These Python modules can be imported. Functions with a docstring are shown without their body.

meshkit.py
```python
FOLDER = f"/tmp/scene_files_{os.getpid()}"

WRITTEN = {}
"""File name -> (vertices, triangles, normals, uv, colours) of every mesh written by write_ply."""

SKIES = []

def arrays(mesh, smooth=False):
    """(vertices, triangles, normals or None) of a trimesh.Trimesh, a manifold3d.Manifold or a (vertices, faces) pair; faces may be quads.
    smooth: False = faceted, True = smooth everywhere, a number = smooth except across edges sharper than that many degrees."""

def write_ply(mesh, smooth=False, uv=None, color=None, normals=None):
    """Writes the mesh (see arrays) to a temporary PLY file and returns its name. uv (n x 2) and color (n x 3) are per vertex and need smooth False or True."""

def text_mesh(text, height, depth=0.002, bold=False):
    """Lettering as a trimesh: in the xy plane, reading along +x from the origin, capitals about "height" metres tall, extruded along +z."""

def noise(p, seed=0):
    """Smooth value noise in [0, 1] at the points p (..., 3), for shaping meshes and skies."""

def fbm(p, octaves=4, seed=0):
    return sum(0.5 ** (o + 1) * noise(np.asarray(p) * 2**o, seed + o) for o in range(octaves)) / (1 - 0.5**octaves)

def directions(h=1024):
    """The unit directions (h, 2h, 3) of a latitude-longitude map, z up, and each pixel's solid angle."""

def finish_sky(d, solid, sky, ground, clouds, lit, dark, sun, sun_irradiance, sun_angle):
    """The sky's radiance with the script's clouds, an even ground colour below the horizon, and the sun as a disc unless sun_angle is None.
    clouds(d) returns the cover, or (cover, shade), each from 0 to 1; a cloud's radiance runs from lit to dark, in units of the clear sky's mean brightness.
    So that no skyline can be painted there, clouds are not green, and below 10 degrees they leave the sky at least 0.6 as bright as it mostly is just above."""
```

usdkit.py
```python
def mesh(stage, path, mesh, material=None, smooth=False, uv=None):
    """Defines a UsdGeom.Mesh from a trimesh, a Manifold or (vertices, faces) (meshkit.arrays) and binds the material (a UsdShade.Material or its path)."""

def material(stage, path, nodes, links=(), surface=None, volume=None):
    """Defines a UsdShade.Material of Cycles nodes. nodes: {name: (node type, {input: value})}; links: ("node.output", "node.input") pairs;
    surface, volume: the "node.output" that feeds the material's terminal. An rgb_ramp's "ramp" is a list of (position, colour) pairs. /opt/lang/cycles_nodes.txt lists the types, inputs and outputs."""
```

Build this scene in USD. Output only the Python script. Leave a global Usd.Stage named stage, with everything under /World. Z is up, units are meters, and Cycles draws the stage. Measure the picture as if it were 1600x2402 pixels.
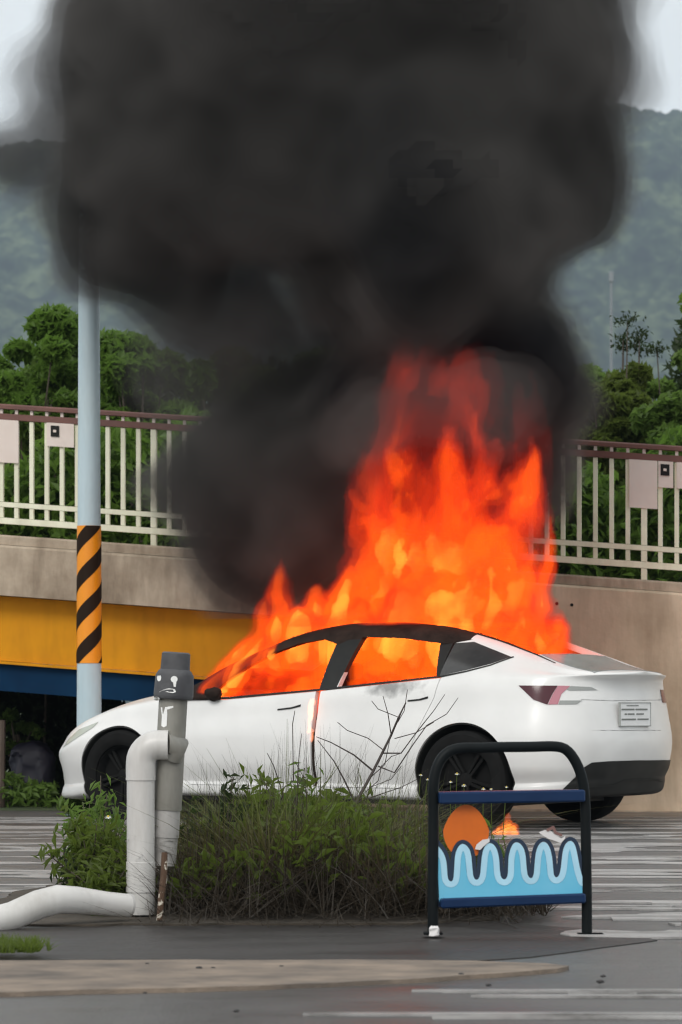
import math, random
import numpy as np, trimesh, usdkit, meshkit
import manifold3d as m3
from manifold3d import Manifold, CrossSection
from shapely import geometry as sg
from shapely.ops import unary_union
from pxr import Usd, UsdGeom, UsdLux, UsdShade, Gf, Sdf

stage = Usd.Stage.CreateInMemory()
UsdGeom.SetStageUpAxis(stage, 'Z')
UsdGeom.Xform.Define(stage, '/World')
UsdGeom.Scope.Define(stage, '/World/Looks')
rng = np.random.default_rng(7)
random.seed(7)

# ------------------------------------------------------------------ camera, sky, sun, exposure
F, H, HV = 6800.0, 0.86, 1650.0            # focal length in pixels of a 1600 wide frame, eye height, horizon row
EXPOSURE = 0.42
cam = UsdGeom.Camera.Define(stage, '/World/camera')
cam.AddTranslateOp().Set(Gf.Vec3d(0, 0, H))
cam.AddRotateXOp().Set(90.0)
cam.CreateHorizontalApertureAttr(36.0)
cam.CreateFocalLengthAttr(36.0 * F / 1600)
cam.CreateVerticalApertureOffsetAttr((HV - 1201) / 1600 * 36.0)
cam.CreateFStopAttr(9.0)
cam.CreateFocusDistanceAttr(14.5)
cam.CreateClippingRangeAttr(Gf.Vec2f(0.1, 20000))
cam.CreateExposureAttr(EXPOSURE)

SUN_EL, SUN_AZ = math.radians(40), math.radians(205)      # azimuth = atan2(x, y) of the direction towards the sun
sky = UsdLux.DomeLight.Define(stage, '/World/sky')
SKY_STRENGTH = 0.10
skym = usdkit.material(stage, '/World/Looks/sky', {
    'tc': ('texture_coordinate', {}),
    'sep': ('separate_xyz', {}),
    'el': ('map_range', {'from_min': 0.0, 'from_max': 1.0, 'to_min': 0.80, 'to_max': 1.02, 'clamp': True}),
    'map': ('mapping', {'scale': (1.0, 1.0, 3.0)}),
    'n': ('noise_texture', {'scale': 2.2, 'detail': 5.0, 'roughness': 0.55}),
    'nr': ('map_range', {'from_min': 0.3, 'from_max': 0.7, 'to_min': 0.9, 'to_max': 1.1, 'clamp': True}),
    'mul': ('math', {'math_type': 'multiply'}),
    'cl': ('vector_math', {'math_type': 'scale', 'vector1': (8.9, 9.0, 8.75)}),
    'sky': ('sky_texture', {'sky_type': 'single_scattering', 'sun_disc': False, 'sun_elevation': SUN_EL, 'sun_rotation': SUN_AZ}),
    'mix': ('mix', {'fac': 0.93}),
    'bg': ('background_shader', {'strength': SKY_STRENGTH})},
    [('tc.generated', 'sep.vector'), ('sep.z', 'el.value'), ('tc.generated', 'map.vector'), ('map.vector', 'n.vector'), ('n.fac', 'nr.value'),
     ('el.result', 'mul.value1'), ('nr.result', 'mul.value2'), ('mul.value', 'cl.scale'), ('sky.color', 'mix.color1'), ('cl.vector', 'mix.color2'), ('mix.color', 'bg.color')],
    surface='bg.background')
UsdShade.MaterialBindingAPI.Apply(sky.GetPrim()).Bind(skym)
sky.GetPrim().SetCustomDataByKey('kind', 'structure')
sun = UsdLux.DistantLight.Define(stage, '/World/sun')
sun.CreateNormalizeAttr(True); sun.CreateIntensityAttr(0.32); sun.CreateAngleAttr(25.0); sun.CreateColorAttr(Gf.Vec3f(1, .97, .92))
sd = np.array([math.sin(SUN_AZ) * math.cos(SUN_EL), math.cos(SUN_AZ) * math.cos(SUN_EL), math.sin(SUN_EL)])
sun.AddTransformOp().Set(Gf.Matrix4d().SetLookAt(Gf.Vec3d(*(sd * 50)), Gf.Vec3d(0, 0, 0), Gf.Vec3d(0, 1, 0)).GetInverse())

# ------------------------------------------------------------------ helpers
def at(u, v, Y):
    """The point at depth Y seen at pixel (u, v) of the 1600 wide frame (used to measure the place from the photograph)."""
    return np.array([(u - 800) / F * Y, Y, H + (HV - v) / F * Y])

taken = {}
def numbered(parent, name):
    k = parent + '/' + name
    n = taken.get(k, -1) + 1
    taken[k] = n
    return k if n == 0 else f'{k}_{n:03d}'

def tag(p, label=None, cat=None, group=None, kind=None):
    for k, x in (('label', label), ('category', cat), ('group', group), ('kind', kind)):
        if x: p.SetCustomDataByKey(k, x)
    return p

def thing(name, label, cat, loc=(0, 0, 0), rz=0.0, group=None, kind=None):
    x = UsdGeom.Xform.Define(stage, numbered('/World', name))
    x.AddTranslateOp().Set(Gf.Vec3d(*map(float, loc)))
    if rz: x.AddRotateZOp().Set(float(rz))
    return tag(x.GetPrim(), label, cat, group, kind)

def part(name, mesh, mat, parent=None, label=None, smooth=False, kind=None):
    base = str(parent.GetPath()) if parent is not None else '/World'
    m = usdkit.mesh(stage, numbered(base, name), mesh, mat, smooth=smooth).GetPrim()
    return tag(m, label, None, None, kind)

def alone(name, mesh, mat, label, cat, group=None, kind=None, smooth=False):
    return tag(part(name, mesh, mat, None, None, smooth), label, cat, group, kind)

def copy_of(src, name, label, loc, rz=0.0, scale=1.0):
    x = UsdGeom.Xform.Define(stage, numbered('/World', name))
    x.AddTranslateOp().Set(Gf.Vec3d(*map(float, loc))); x.AddRotateZOp().Set(float(rz)); x.AddScaleOp().Set(Gf.Vec3f(scale, scale, scale))
    p = x.GetPrim(); p.GetReferences().AddInternalReference(src.GetPath()); p.SetInstanceable(True)
    d = src.GetCustomData()
    return tag(p, label, d['category'], d.get('group'))

def join(ms):
    ms = [x for x in ms if x is not None]
    vs, fs, n = [], [], 0
    for m in ms:
        v, f = (m if isinstance(m, tuple) else (np.asarray(m.vertices), np.asarray(m.faces)))
        vs.append(v); fs.append(f + n); n += len(v)
    return np.vstack(vs), np.vstack(fs)

def box(c, s, bev=0.0, rot=None):
    if bev:
        a = np.array(s) / 2 - bev
        pts = []
        for k in range(3):
            e = a.copy(); e[k] += bev
            pts += [e * np.array(t) for t in np.ndindex(2, 2, 2) for t in [np.array(t) * 2 - 1]]
        m = trimesh.convex.convex_hull(np.array(pts))
    else:
        m = trimesh.creation.box(s)
    if rot is not None: m.apply_transform(rot)
    m.apply_translation(c)
    return m

def tube(pts, r, sides=10, cap=True):
    """A polyline as a closed tube with a radius for each point."""
    p = np.asarray(pts, float); n = len(p); r = np.broadcast_to(r, (n,)).astype(float)
    t = np.gradient(p, axis=0); t /= np.linalg.norm(t, axis=1, keepdims=True) + 1e-12
    a = np.cross(t[0], [0, 0, 1.0] if abs(t[0][2]) < .9 else [1.0, 0, 0]); a /= np.linalg.norm(a)
    A = []
    for k in range(n):
        a = a - t[k] * (a @ t[k]); a /= np.linalg.norm(a) + 1e-12; A.append(a)
    A = np.array(A); B = np.cross(t, A); ang = np.arange(sides) * 2 * np.pi / sides
    v = p[:, None] + r[:, None, None] * (np.cos(ang)[None, :, None] * A[:, None] + np.sin(ang)[None, :, None] * B[:, None])
    i, j = np.meshgrid(np.arange(n - 1), np.arange(sides), indexing='ij'); j2 = (j + 1) % sides
    q = np.stack([i * sides + j, i * sides + j2, (i + 1) * sides + j2, (i + 1) * sides + j], -1).reshape(-1, 4)
    f = np.vstack([q[:, [0, 1, 2]], q[:, [0, 2, 3]]]); v = v.reshape(-1, 3)
    if cap:
        v = np.vstack([v, p[0], p[-1]]); k = np.arange(sides); k2 = (k + 1) % sides; e = (n - 1) * sides
        f = np.vstack([f, np.stack([np.full(sides, n * sides), k2, k], 1), np.stack([np.full(sides, n * sides + 1), e + k, e + k2], 1)])
    return v, f

def lathe(prof, c=(0, 0, 0), sides=32):
    m = trimesh.creation.revolve(np.array(prof), sections=sides); m.apply_translation(c)
    return m

def arc(c, r, a0, a1, n=8):
    return [(c[0] + r * math.cos(a), c[1] + r * math.sin(a)) for a in np.linspace(math.radians(a0), math.radians(a1), n)]

def tris(m):
    k = m.to_mesh(); return np.array(k.vert_properties[:, :3]), np.array(k.tri_verts)

# ------------------------------------------------------------------ materials
made = {}
def look(name, color, rough=.6, color2=None, scale=6.0, bump=0.0, bscale=40.0, metallic=0.0, coat=0.0, spec=.5, detail=4.0, lo=.35, hi=.65, stretch=(1, 1, 1), rough2=None, emission=None, space='object', stain=0.0):
    nodes = {'p': ('principled_bsdf', dict(base_color=color, roughness=rough, metallic=metallic, coat_weight=coat, specular_ior_level=spec))}
    nodes['p'][1].pop('base_color'); links = []
    nodes['c'] = ('color', {'value': color})
    nodes['tc'] = ('texture_coordinate', {}); nodes['mp'] = ('mapping', {'scale': stretch})
    links += [(f'tc.{space}', 'mp.vector')]
    if color2 is not None:
        nodes['n'] = ('noise_texture', {'scale': scale, 'detail': detail, 'roughness': .6})
        nodes['r'] = ('rgb_ramp', {'ramp': [(lo, color), (hi, color2)]})
        links += [('mp.vector', 'n.vector'), ('n.fac', 'r.fac'), ('r.color', 'p.base_color')]
        if rough2 is not None:
            nodes['rr'] = ('map_range', {'from_min': lo, 'from_max': hi, 'to_min': rough, 'to_max': rough2, 'clamp': True})
            links += [('n.fac', 'rr.value'), ('rr.result', 'p.roughness')]
    else:
        links += [('c.value', 'p.base_color')]
        links = [l for l in links if l[0] != 'c.value']; nodes.pop('c'); nodes['p'][1]['base_color'] = color
    if bump:
        nodes['bn'] = ('noise_texture', {'scale': bscale, 'detail': 5.0, 'roughness': .6}); nodes['b'] = ('bump', {'strength': bump, 'distance': .01})
        links += [('mp.vector', 'bn.vector'), ('bn.fac', 'b.height'), ('b.normal', 'p.normal')]
    if stain:
        nodes['sm'] = ('mapping', {'scale': (2.6, 2.6, .5)}); nodes['sn'] = ('noise_texture', {'scale': 1.7, 'detail': 7.0, 'roughness': .65})
        nodes['sr'] = ('rgb_ramp', {'ramp': [(.36, (1 - stain, 1 - stain * 1.06, 1 - stain * 1.12)), (.56, (1, 1, 1))]}); nodes['sx'] = ('mix', {'mix_type': 'multiply', 'fac': 1.0})
        links = [(a, 'sx.color1') if b == 'p.base_color' else (a, b) for a, b in links]
        links += [('tc.object', 'sm.vector'), ('sm.vector', 'sn.vector'), ('sn.fac', 'sr.fac'), ('sr.color', 'sx.color2'), ('sx.color', 'p.base_color')]
    nodes.pop('c', None)
    made[name] = usdkit.material(stage, '/World/Looks/' + name, nodes, links, surface='p.BSDF')
    return made[name]

def leaf_look(name, stops, trans=.45, rough=.5):
    made[name] = usdkit.material(stage, '/World/Looks/' + name, {
        'g': ('geometry', {}), 'r': ('rgb_ramp', {'ramp': stops}),
        'p': ('principled_bsdf', {'roughness': rough, 'specular_ior_level': .35}), 't': ('translucent_bsdf', {}), 'h': ('hsv', {'value': 1.7, 'saturation': .95}), 'm': ('mix_closure', {'fac': trans})},
        [('g.random_per_island', 'r.fac'), ('r.color', 'p.base_color'), ('r.color', 'h.color'), ('h.color', 't.color'), ('p.BSDF', 'm.closure1'), ('t.BSDF', 'm.closure2')], surface='m.closure')
    return made[name]

M = made
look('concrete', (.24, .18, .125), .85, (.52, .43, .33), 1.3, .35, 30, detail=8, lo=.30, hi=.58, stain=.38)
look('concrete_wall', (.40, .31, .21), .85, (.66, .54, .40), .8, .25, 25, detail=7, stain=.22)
look('yellow_paint', (.72, .31, .003), .6, (.62, .25, .004), 1.2, .1, 12, spec=.2, stain=.16)
look('blue_paint', (.004, .034, .085), .6, (.003, .02, .055), 1.2, spec=.06)
look('cream_paint', (.86, .85, .67), .5, (.78, .76, .58), 3.0, stain=0.16)
look('plate_paint', (.78, .68, .62), .5, (.72, .61, .55), 3.0)
look('brown_paint', (.17, .068, .052), .5, (.12, .045, .035), 3.0)
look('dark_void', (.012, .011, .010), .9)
look('pole_paint', (.42, .54, .60), .4, (.50, .60, .64), 2.5, stretch=(1, 1, .3), stain=0.12)
look('orange_sheet', (.80, .27, .006), .4)
look('black_sheet', (.020, .011, .006), .6, spec=.1)
look('charred', (.014, .009, .007), .85, (.030, .018, .014), 9.0, .6, 25, spec=.15)
look('black_trim', (.011, .0115, .011), .5, (.018, .018, .017), 6.0, spec=.22)
look('rubber', (.009, .009, .009), .85, (.012, .012, .012), 12.0, spec=.08)
look('burnt_rim', (.010, .010, .010), .85, (.012, .012, .012), 5.0, spec=.06)
look('dark_glass', (.035, .035, .036), .12, (.06, .058, .056), 3.0)
look('rear_glass', (.20, .21, .215), .15, (.26, .27, .27), 3.0)
look('lamp_dark', (.055, .007, .014), .15)
look('lamp_pink', (.46, .19, .23), .15)
look('lamp_clear', (.42, .45, .40), .2)
look('lamp_grey', (.30, .31, .30), .2)
look('plate_white', (.72, .72, .72), .4)
look('ink', (.16, .17, .16), .6)
look('soot', (.45, .45, .45), .6, (.75, .75, .75), 12.0)
look('pvc_white', (.62, .60, .585), .35, (.56, .55, .53), 3.0, stretch=(1, 1, .4), stain=0.22)
look('pvc_grey', (.20, .195, .17), .5, (.27, .26, .235), 4.0, stain=0.3)
look('cap_grey', (.06, .06, .066), .6, (.12, .12, .125), 5.0, spec=.25, bump=.3)
look('pvc_pale_grey', (.47, .46, .45), .45, (.36, .35, .34), 4.0, stain=0.3)
look('white_daub', (.80, .80, .79), .5)
look('rust', (.075, .04, .022), .85, (.55, .50, .42), 22.0, .3, 60, lo=.54, hi=.58)
look('frame_paint', (.005, .007, .008), .45, (.008, .010, .011), 5.0, spec=.10)
look('navy_paint', (.006, .022, .070), .3, (.008, .027, .08), 6.0, spec=.2)
look('sun_orange', (.66, .135, .003), .5, (.60, .120, .005), 9.0, stain=.1)
look('wave_dark', (.010, .025, .055), .4)
look('wave_pale', (.42, .70, .86), .4, (.38, .64, .80), 9.0, stain=.1)
look('wave_blue', (.12, .47, .68), .4, (.16, .50, .70), 4.0)
look('gull_white', (.68, .66, .66), .5)
look('gull_brown', (.19, .10, .09), .5)
look('bark', (.07, .055, .042), .9, (.10, .08, .06), 9.0)
look('twig', (.060, .048, .045), .85)
look('soil', (.045, .037, .028), .95, (.07, .056, .042), 7.0, .8, 30)
look('worn_concrete', (.09, .075, .064), .85, (.25, .195, .15), 4.5, .6, 45, detail=9, lo=.30, hi=.66, stretch=(.8, 1.1, 1))
look('stone_dark', (.03, .028, .028), .8)
look('navy_tarp', (.010, .010, .022), .6, (.014, .013, .026), 3.0)
look('wood_brown', (.075, .055, .043), .85, (.10, .075, .06), 5.0)
look('petal', (.78, .80, .74), .6)
look('petal_eye', (.70, .50, .06), .6)
look('mast_grey', (.20, .22, .24), .6)
look('green_ground', (.035, .055, .018), .95, (.055, .075, .028), .3, .5, 5)
leaf_look('leaf_bright', [(0, (0.083, 0.154, 0.018)), (.5, (0.200, 0.298, 0.038)), (1, (0.469, 0.536, 0.094))])
leaf_look('leaf_mid', [(0, (0.094, 0.157, 0.027)), (.5, (0.203, 0.288, 0.048)), (1, (0.476, 0.525, 0.108))])
leaf_look('leaf_olive', [(0, (0.079, 0.109, 0.017)), (.5, (0.158, 0.200, 0.037)), (1, (0.352, 0.382, 0.101))])
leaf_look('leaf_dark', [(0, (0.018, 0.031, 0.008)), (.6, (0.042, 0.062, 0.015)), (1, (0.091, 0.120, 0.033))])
leaf_look('weed_leaf', [(0, (0.079, 0.113, 0.014)), (.6, (0.166, 0.212, 0.026)), (1, (0.386, 0.397, 0.066))])
leaf_look('straw', [(0, (.034, .026, .018)), (.5, (.075, .060, .038)), (.85, (.12, .10, .062)), (1, (.24, .20, .13))], .2)
# grass blades: green above, dead and brown near the root
usdkit.material(stage, '/World/Looks/weed_grass', {
    'g': ('geometry', {}), 's': ('separate_xyz', {}), 'z': ('map_range', {'from_min': .05, 'from_max': .42, 'clamp': True}), 'a': ('math', {'math_type': 'multiply_add', 'value2': .45}),
    'zz': ('math', {'math_type': 'multiply', 'value2': .62}),
    'r': ('rgb_ramp', {'ramp': [(0, (.026, .019, .012)), (.28, (.058, .044, .024)), (.5, (.080, .078, .024)), (.72, (.090, .125, .022)), (1, (.21, .22, .07))]}),
    'p': ('principled_bsdf', {'roughness': .6, 'specular_ior_level': .3}), 't': ('translucent_bsdf', {}), 'm': ('mix_closure', {'fac': .25})},
    [('g.position', 's.vector'), ('s.z', 'z.value'), ('z.result', 'zz.value1'), ('g.random_per_island', 'a.value1'), ('zz.value', 'a.value3'), ('a.value', 'r.fac'), ('r.color', 'p.base_color'), ('r.color', 't.color'),
     ('p.BSDF', 'm.closure1'), ('t.BSDF', 'm.closure2')], surface='m.closure')
M['weed_grass'] = UsdShade.Material.Get(stage, '/World/Looks/weed_grass')
# car paint: soot where fire licks out over the rear door, road dirt low down
usdkit.material(stage, '/World/Looks/car_paint', {
    'tc': ('texture_coordinate', {}), 'm': ('mapping', {'location': (-.56 * 2.6, 0, -.975 * 9.0), 'scale': (2.6, 0.0, 9.0)}), 'l': ('vector_math', {'math_type': 'length'}),
    'n': ('noise_texture', {'scale': 14.0, 'detail': 5.0}), 'a': ('math', {'math_type': 'multiply_add', 'value2': 1.3}), 'k': ('map_range', {'from_min': .75, 'from_max': 1.35, 'to_min': .35, 'to_max': 1.0, 'clamp': True}),
    's': ('separate_xyz', {}), 'd': ('map_range', {'from_min': .18, 'from_max': .55, 'to_min': .80, 'to_max': 1.0, 'clamp': True}), 'n2': ('noise_texture', {'scale': 3.0, 'detail': 6.0}), 'd2': ('map_range', {'from_min': .3, 'from_max': .7, 'to_min': .90, 'to_max': 1.0, 'clamp': True}),
    'x': ('math', {'math_type': 'multiply'}), 'y': ('math', {'math_type': 'multiply'}), 'c': ('vector_math', {'math_type': 'scale', 'vector1': (.75, .745, .735)}), 'p': ('principled_bsdf', {'roughness': .34, 'coat_weight': .25, 'coat_roughness': .12})},
    [('tc.object', 'm.vector'), ('m.vector', 'l.vector1'), ('tc.object', 'n.vector'), ('n.fac', 'a.value1'), ('l.value', 'a.value3'), ('a.value', 'k.value'), ('tc.object', 's.vector'), ('s.z', 'd.value'), ('tc.object', 'n2.vector'), ('n2.fac', 'd2.value'),
     ('k.result', 'x.value1'), ('d.result', 'x.value2'), ('x.value', 'y.value1'), ('d2.result', 'y.value2'), ('y.value', 'c.scale'), ('c.vector', 'p.base_color')], surface='p.BSDF')
M['car_paint'] = UsdShade.Material.Get(stage, '/World/Looks/car_paint')
# wet asphalt: damp dark patches and a water film that comes and goes
def wet(name, dry, damp, scale, r0, r1, sp_=.4):
    usdkit.material(stage, '/World/Looks/' + name, {
        'tc': ('texture_coordinate', {}), 'mp': ('mapping', {'scale': (.55, 1.5, 1)}),
        'n': ('noise_texture', {'scale': scale, 'detail': 6.0, 'roughness': .62}), 'r': ('rgb_ramp', {'ramp': [(.36, damp), (.62, dry)]}),
        'rr': ('map_range', {'from_min': .38, 'from_max': .62, 'to_min': r0, 'to_max': r1, 'clamp': True}),
        'f': ('noise_texture', {'scale': 90.0, 'detail': 3.0}), 'mx': ('mix', {'mix_type': 'multiply', 'fac': .45}),
        'b': ('bump', {'strength': .35, 'distance': .006}), 'p': ('principled_bsdf', {'specular_ior_level': sp_})},
        [('tc.object', 'mp.vector'), ('mp.vector', 'n.vector'), ('n.fac', 'r.fac'), ('n.fac', 'rr.value'), ('rr.result', 'p.roughness'), ('tc.object', 'f.vector'),
         ('r.color', 'mx.color1'), ('f.color', 'mx.color2'), ('mx.color', 'p.base_color'), ('f.fac', 'b.height'), ('b.normal', 'p.normal')], surface='p.BSDF')
    M[name] = UsdShade.Material.Get(stage, '/World/Looks/' + name)
wet('wet_asphalt', (.118, .112, .109), (.062, .059, .058), 1.1, .28, .5, .5)
wet('dark_asphalt', (.054, .048, .045), (.028, .025, .024), 1.4, .38, .62, .35)
# worn road paint: paint flakes off to asphalt; also the pale tone of painted wet sheen
usdkit.material(stage, '/World/Looks/road_paint_and_sheen', {
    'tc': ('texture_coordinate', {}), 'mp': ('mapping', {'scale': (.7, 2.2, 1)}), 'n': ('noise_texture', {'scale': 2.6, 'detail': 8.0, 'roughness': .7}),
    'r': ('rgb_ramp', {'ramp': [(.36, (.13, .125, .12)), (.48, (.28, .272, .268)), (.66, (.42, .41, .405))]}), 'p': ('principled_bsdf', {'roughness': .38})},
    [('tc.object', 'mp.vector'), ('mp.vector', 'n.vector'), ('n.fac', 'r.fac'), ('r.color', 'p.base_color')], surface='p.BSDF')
M['road_paint_and_sheen'] = UsdShade.Material.Get(stage, '/World/Looks/road_paint_and_sheen')
usdkit.material(stage, '/World/Looks/hill_forest', {
    'tc': ('texture_coordinate', {}), 'n': ('noise_texture', {'scale': .022, 'detail': 6.0, 'roughness': .65}), 'n2': ('noise_texture', {'scale': .12, 'detail': 3.0}), 'ad': ('mix_float', {'fac': .4}),
    'r': ('rgb_ramp', {'ramp': [(.38, (.005, .010, .008)), (.5, (.025, .040, .022)), (.62, (.09, .115, .06))]}), 'p': ('principled_bsdf', {'roughness': .95, 'specular_ior_level': .1})},
    [('tc.object', 'n.vector'), ('tc.object', 'n2.vector'), ('n.fac', 'ad.a'), ('n2.fac', 'ad.b'), ('ad.result', 'r.fac'), ('r.color', 'p.base_color')], surface='p.BSDF')
M['hill_forest'] = UsdShade.Material.Get(stage, '/World/Looks/hill_forest')

def fog(name, color, density, emission=None, strength=0.0, aniso=0.0):
    d = {'color': color, 'density': density, 'anisotropy': aniso}
    if emission is not None: d |= {'emission_color': emission, 'emission_strength': strength}
    M[name] = usdkit.material(stage, '/World/Looks/' + name, {'v': ('principled_volume', d)}, [], volume='v.volume')
    return M[name]

# ------------------------------------------------------------------ ground, road, hills
def sheet(poly, z, thick=0.0, holes=()):
    if thick:
        m = trimesh.creation.extrude_polygon(sg.Polygon(poly, holes), thick, engine='earcut'); m.apply_translation((0, 0, z - thick)); return m
    m = trimesh.creation.triangulate_polygon(sg.Polygon(poly, holes), engine='earcut')
    v = np.column_stack([m[0], np.full(len(m[0]), z)]); f = m[1]
    n = np.cross(v[f[:, 1]] - v[f[:, 0]], v[f[:, 2]] - v[f[:, 0]])[:, 2]; f[n < 0] = f[n < 0][:, ::-1]
    return v, f

part('ground', sheet([(-3000, -40), (3000, -40), (3000, 4500), (-3000, 4500)], -.012), M['green_ground'], kind='structure')
road = part('road', sheet([(-60, -30), (60, -30), (60, 22.6), (-60, 23.9)], 0.0), M['wet_asphalt'], kind='structure')
def bar(x0, x1, y0, y1, seed, z=.004, holes=26):
    """A worn painted bar, also drawn for painted wet sheen: its edges ragged, long flakes missing."""
    r = np.random.default_rng(seed); w = y1 - y0
    def lens(x, y, a, b): return sg.Polygon([(x + a * math.cos(t), y + b * math.sin(t) + .15 * b * math.sin(3 * t + x)) for t in np.linspace(0, 2 * math.pi, 14, endpoint=False)])
    g = sg.box(x0, y0 + w * .18, x1, y1 - w * .18); L = x1 - x0
    g = unary_union([g] + [lens(r.uniform(x0, x1), r.choice([y0, y1]) + r.normal(0, w * .09), r.uniform(.15, .8), r.uniform(.10, .26) * w) for _ in range(int(holes * L / 3))])
    g = g.difference(unary_union([lens(r.uniform(x0, x1), r.uniform(y0, y1), r.uniform(.1, .6), r.uniform(.05, .2) * w) for _ in range(int(holes * L * .33))]))
    g = g.difference(unary_union([lens(x, (y0 + y1) / 2 + r.normal(0, w * .2), r.uniform(.1, .4), r.uniform(.3, .6) * w) for x in (x0, x1)]))
    return join([sheet(list(q.exterior.coords)[:-1], z, z - .0008, [list(h.coords)[:-1] for h in q.interiors]) for q in (g.geoms if hasattr(g, 'geoms') else [g]) if q.area > .002])
for k, (y0, y1) in enumerate([(21.2, 21.7), (20.0, 20.7), (18.5, 19.2), (16.95, 17.6), (15.6, 16.15), (14.35, 14.8), (13.3, 13.65)]):
    part('crosswalk_stripe', bar(-4.2, 4.4, y0, y1, k), M['road_paint_and_sheen'], road)

def wob(pts, amp, seed, n=16):
    """Edges made uneven by noise."""
    out = []
    for (a, b) in zip(pts, pts[1:] + pts[:1]):
        a, b = np.array(a, float), np.array(b, float); L = np.linalg.norm(b - a)
        for t in np.linspace(0, 1, max(2, int(L * n)), endpoint=False):
            p = a + (b - a) * t
            d = np.array([meshkit.fbm(np.array([p[0] * 4, p[1] * 4, seed]), 3), meshkit.fbm(np.array([p[0] * 4, p[1] * 4, seed + 7.])), ]) - .5
            out.append(tuple(p + d * amp * 2))
    return out
part('footpath', sheet(wob([(-7, 11.6), (-7, 9.60), (-1.2, 9.60), (0, 9.60), (.45, 9.62), (.80, 9.95), (1.15, 10.5), (1.0, 10.95), (.7, 11.3), (-.6, 11.6)], .09, 2, 6), .004, .0032), M['dark_asphalt'], kind='structure')
part('step_shadow_strip', sheet(wob([(-7, 9.68), (-7, 9.61), (-1.2, 9.60), (-.3, 9.62), (.1, 9.60), (.36, 9.50), (.42, 9.50), (.12, 9.635), (-.3, 9.66), (-1.2, 9.66)], .015, 6), .008, .0035), M['dark_void'], kind='structure')  # dark strip painted for the shadow of the low step
def slab(poly, top, t):
    return sheet(poly, top, t)
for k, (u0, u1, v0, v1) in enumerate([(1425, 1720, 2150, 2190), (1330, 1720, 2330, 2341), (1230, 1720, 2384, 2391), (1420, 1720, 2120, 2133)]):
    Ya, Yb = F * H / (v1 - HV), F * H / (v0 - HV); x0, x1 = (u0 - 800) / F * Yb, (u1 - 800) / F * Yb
    part('painted_sheen', bar(x0, x1, Ya, Yb, 40 + k, .009, 40), M['road_paint_and_sheen'], road)  # wet reflections on the asphalt, painted as pale ragged patches
part('concrete_apron', slab(wob([(-4, 9.58), (-4, 8.42), (-1.2, 8.44), (-.3, 8.66), (.22, 8.90), (.52, 9.10), (.68, 9.25), (.72, 9.34), (.64, 9.43), (.42, 9.52), (0, 9.58), (-1.2, 9.54)], .035, 3), .014, .03), M['worn_concrete'], kind='structure')
isl = wob([(-2.6, 11.2), (-1.1, 11.12), (.2, 11.2), (.62, 11.5), (.75, 12.6), (.5, 14.5), (-.4, 15.4), (-1.3, 14.2), (-1.5, 12.6), (-2.6, 12.0)], .10, 5)
iv, if_ = trimesh.creation.triangulate_polygon(sg.Polygon(isl), engine='triangle') if False else (None, None)
im = trimesh.creation.extrude_polygon(sg.Polygon(isl), .022, engine='earcut'); im.apply_translation((0, 0, -.010))
part('traffic_island', im, M['soil'], kind='structure')

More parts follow.
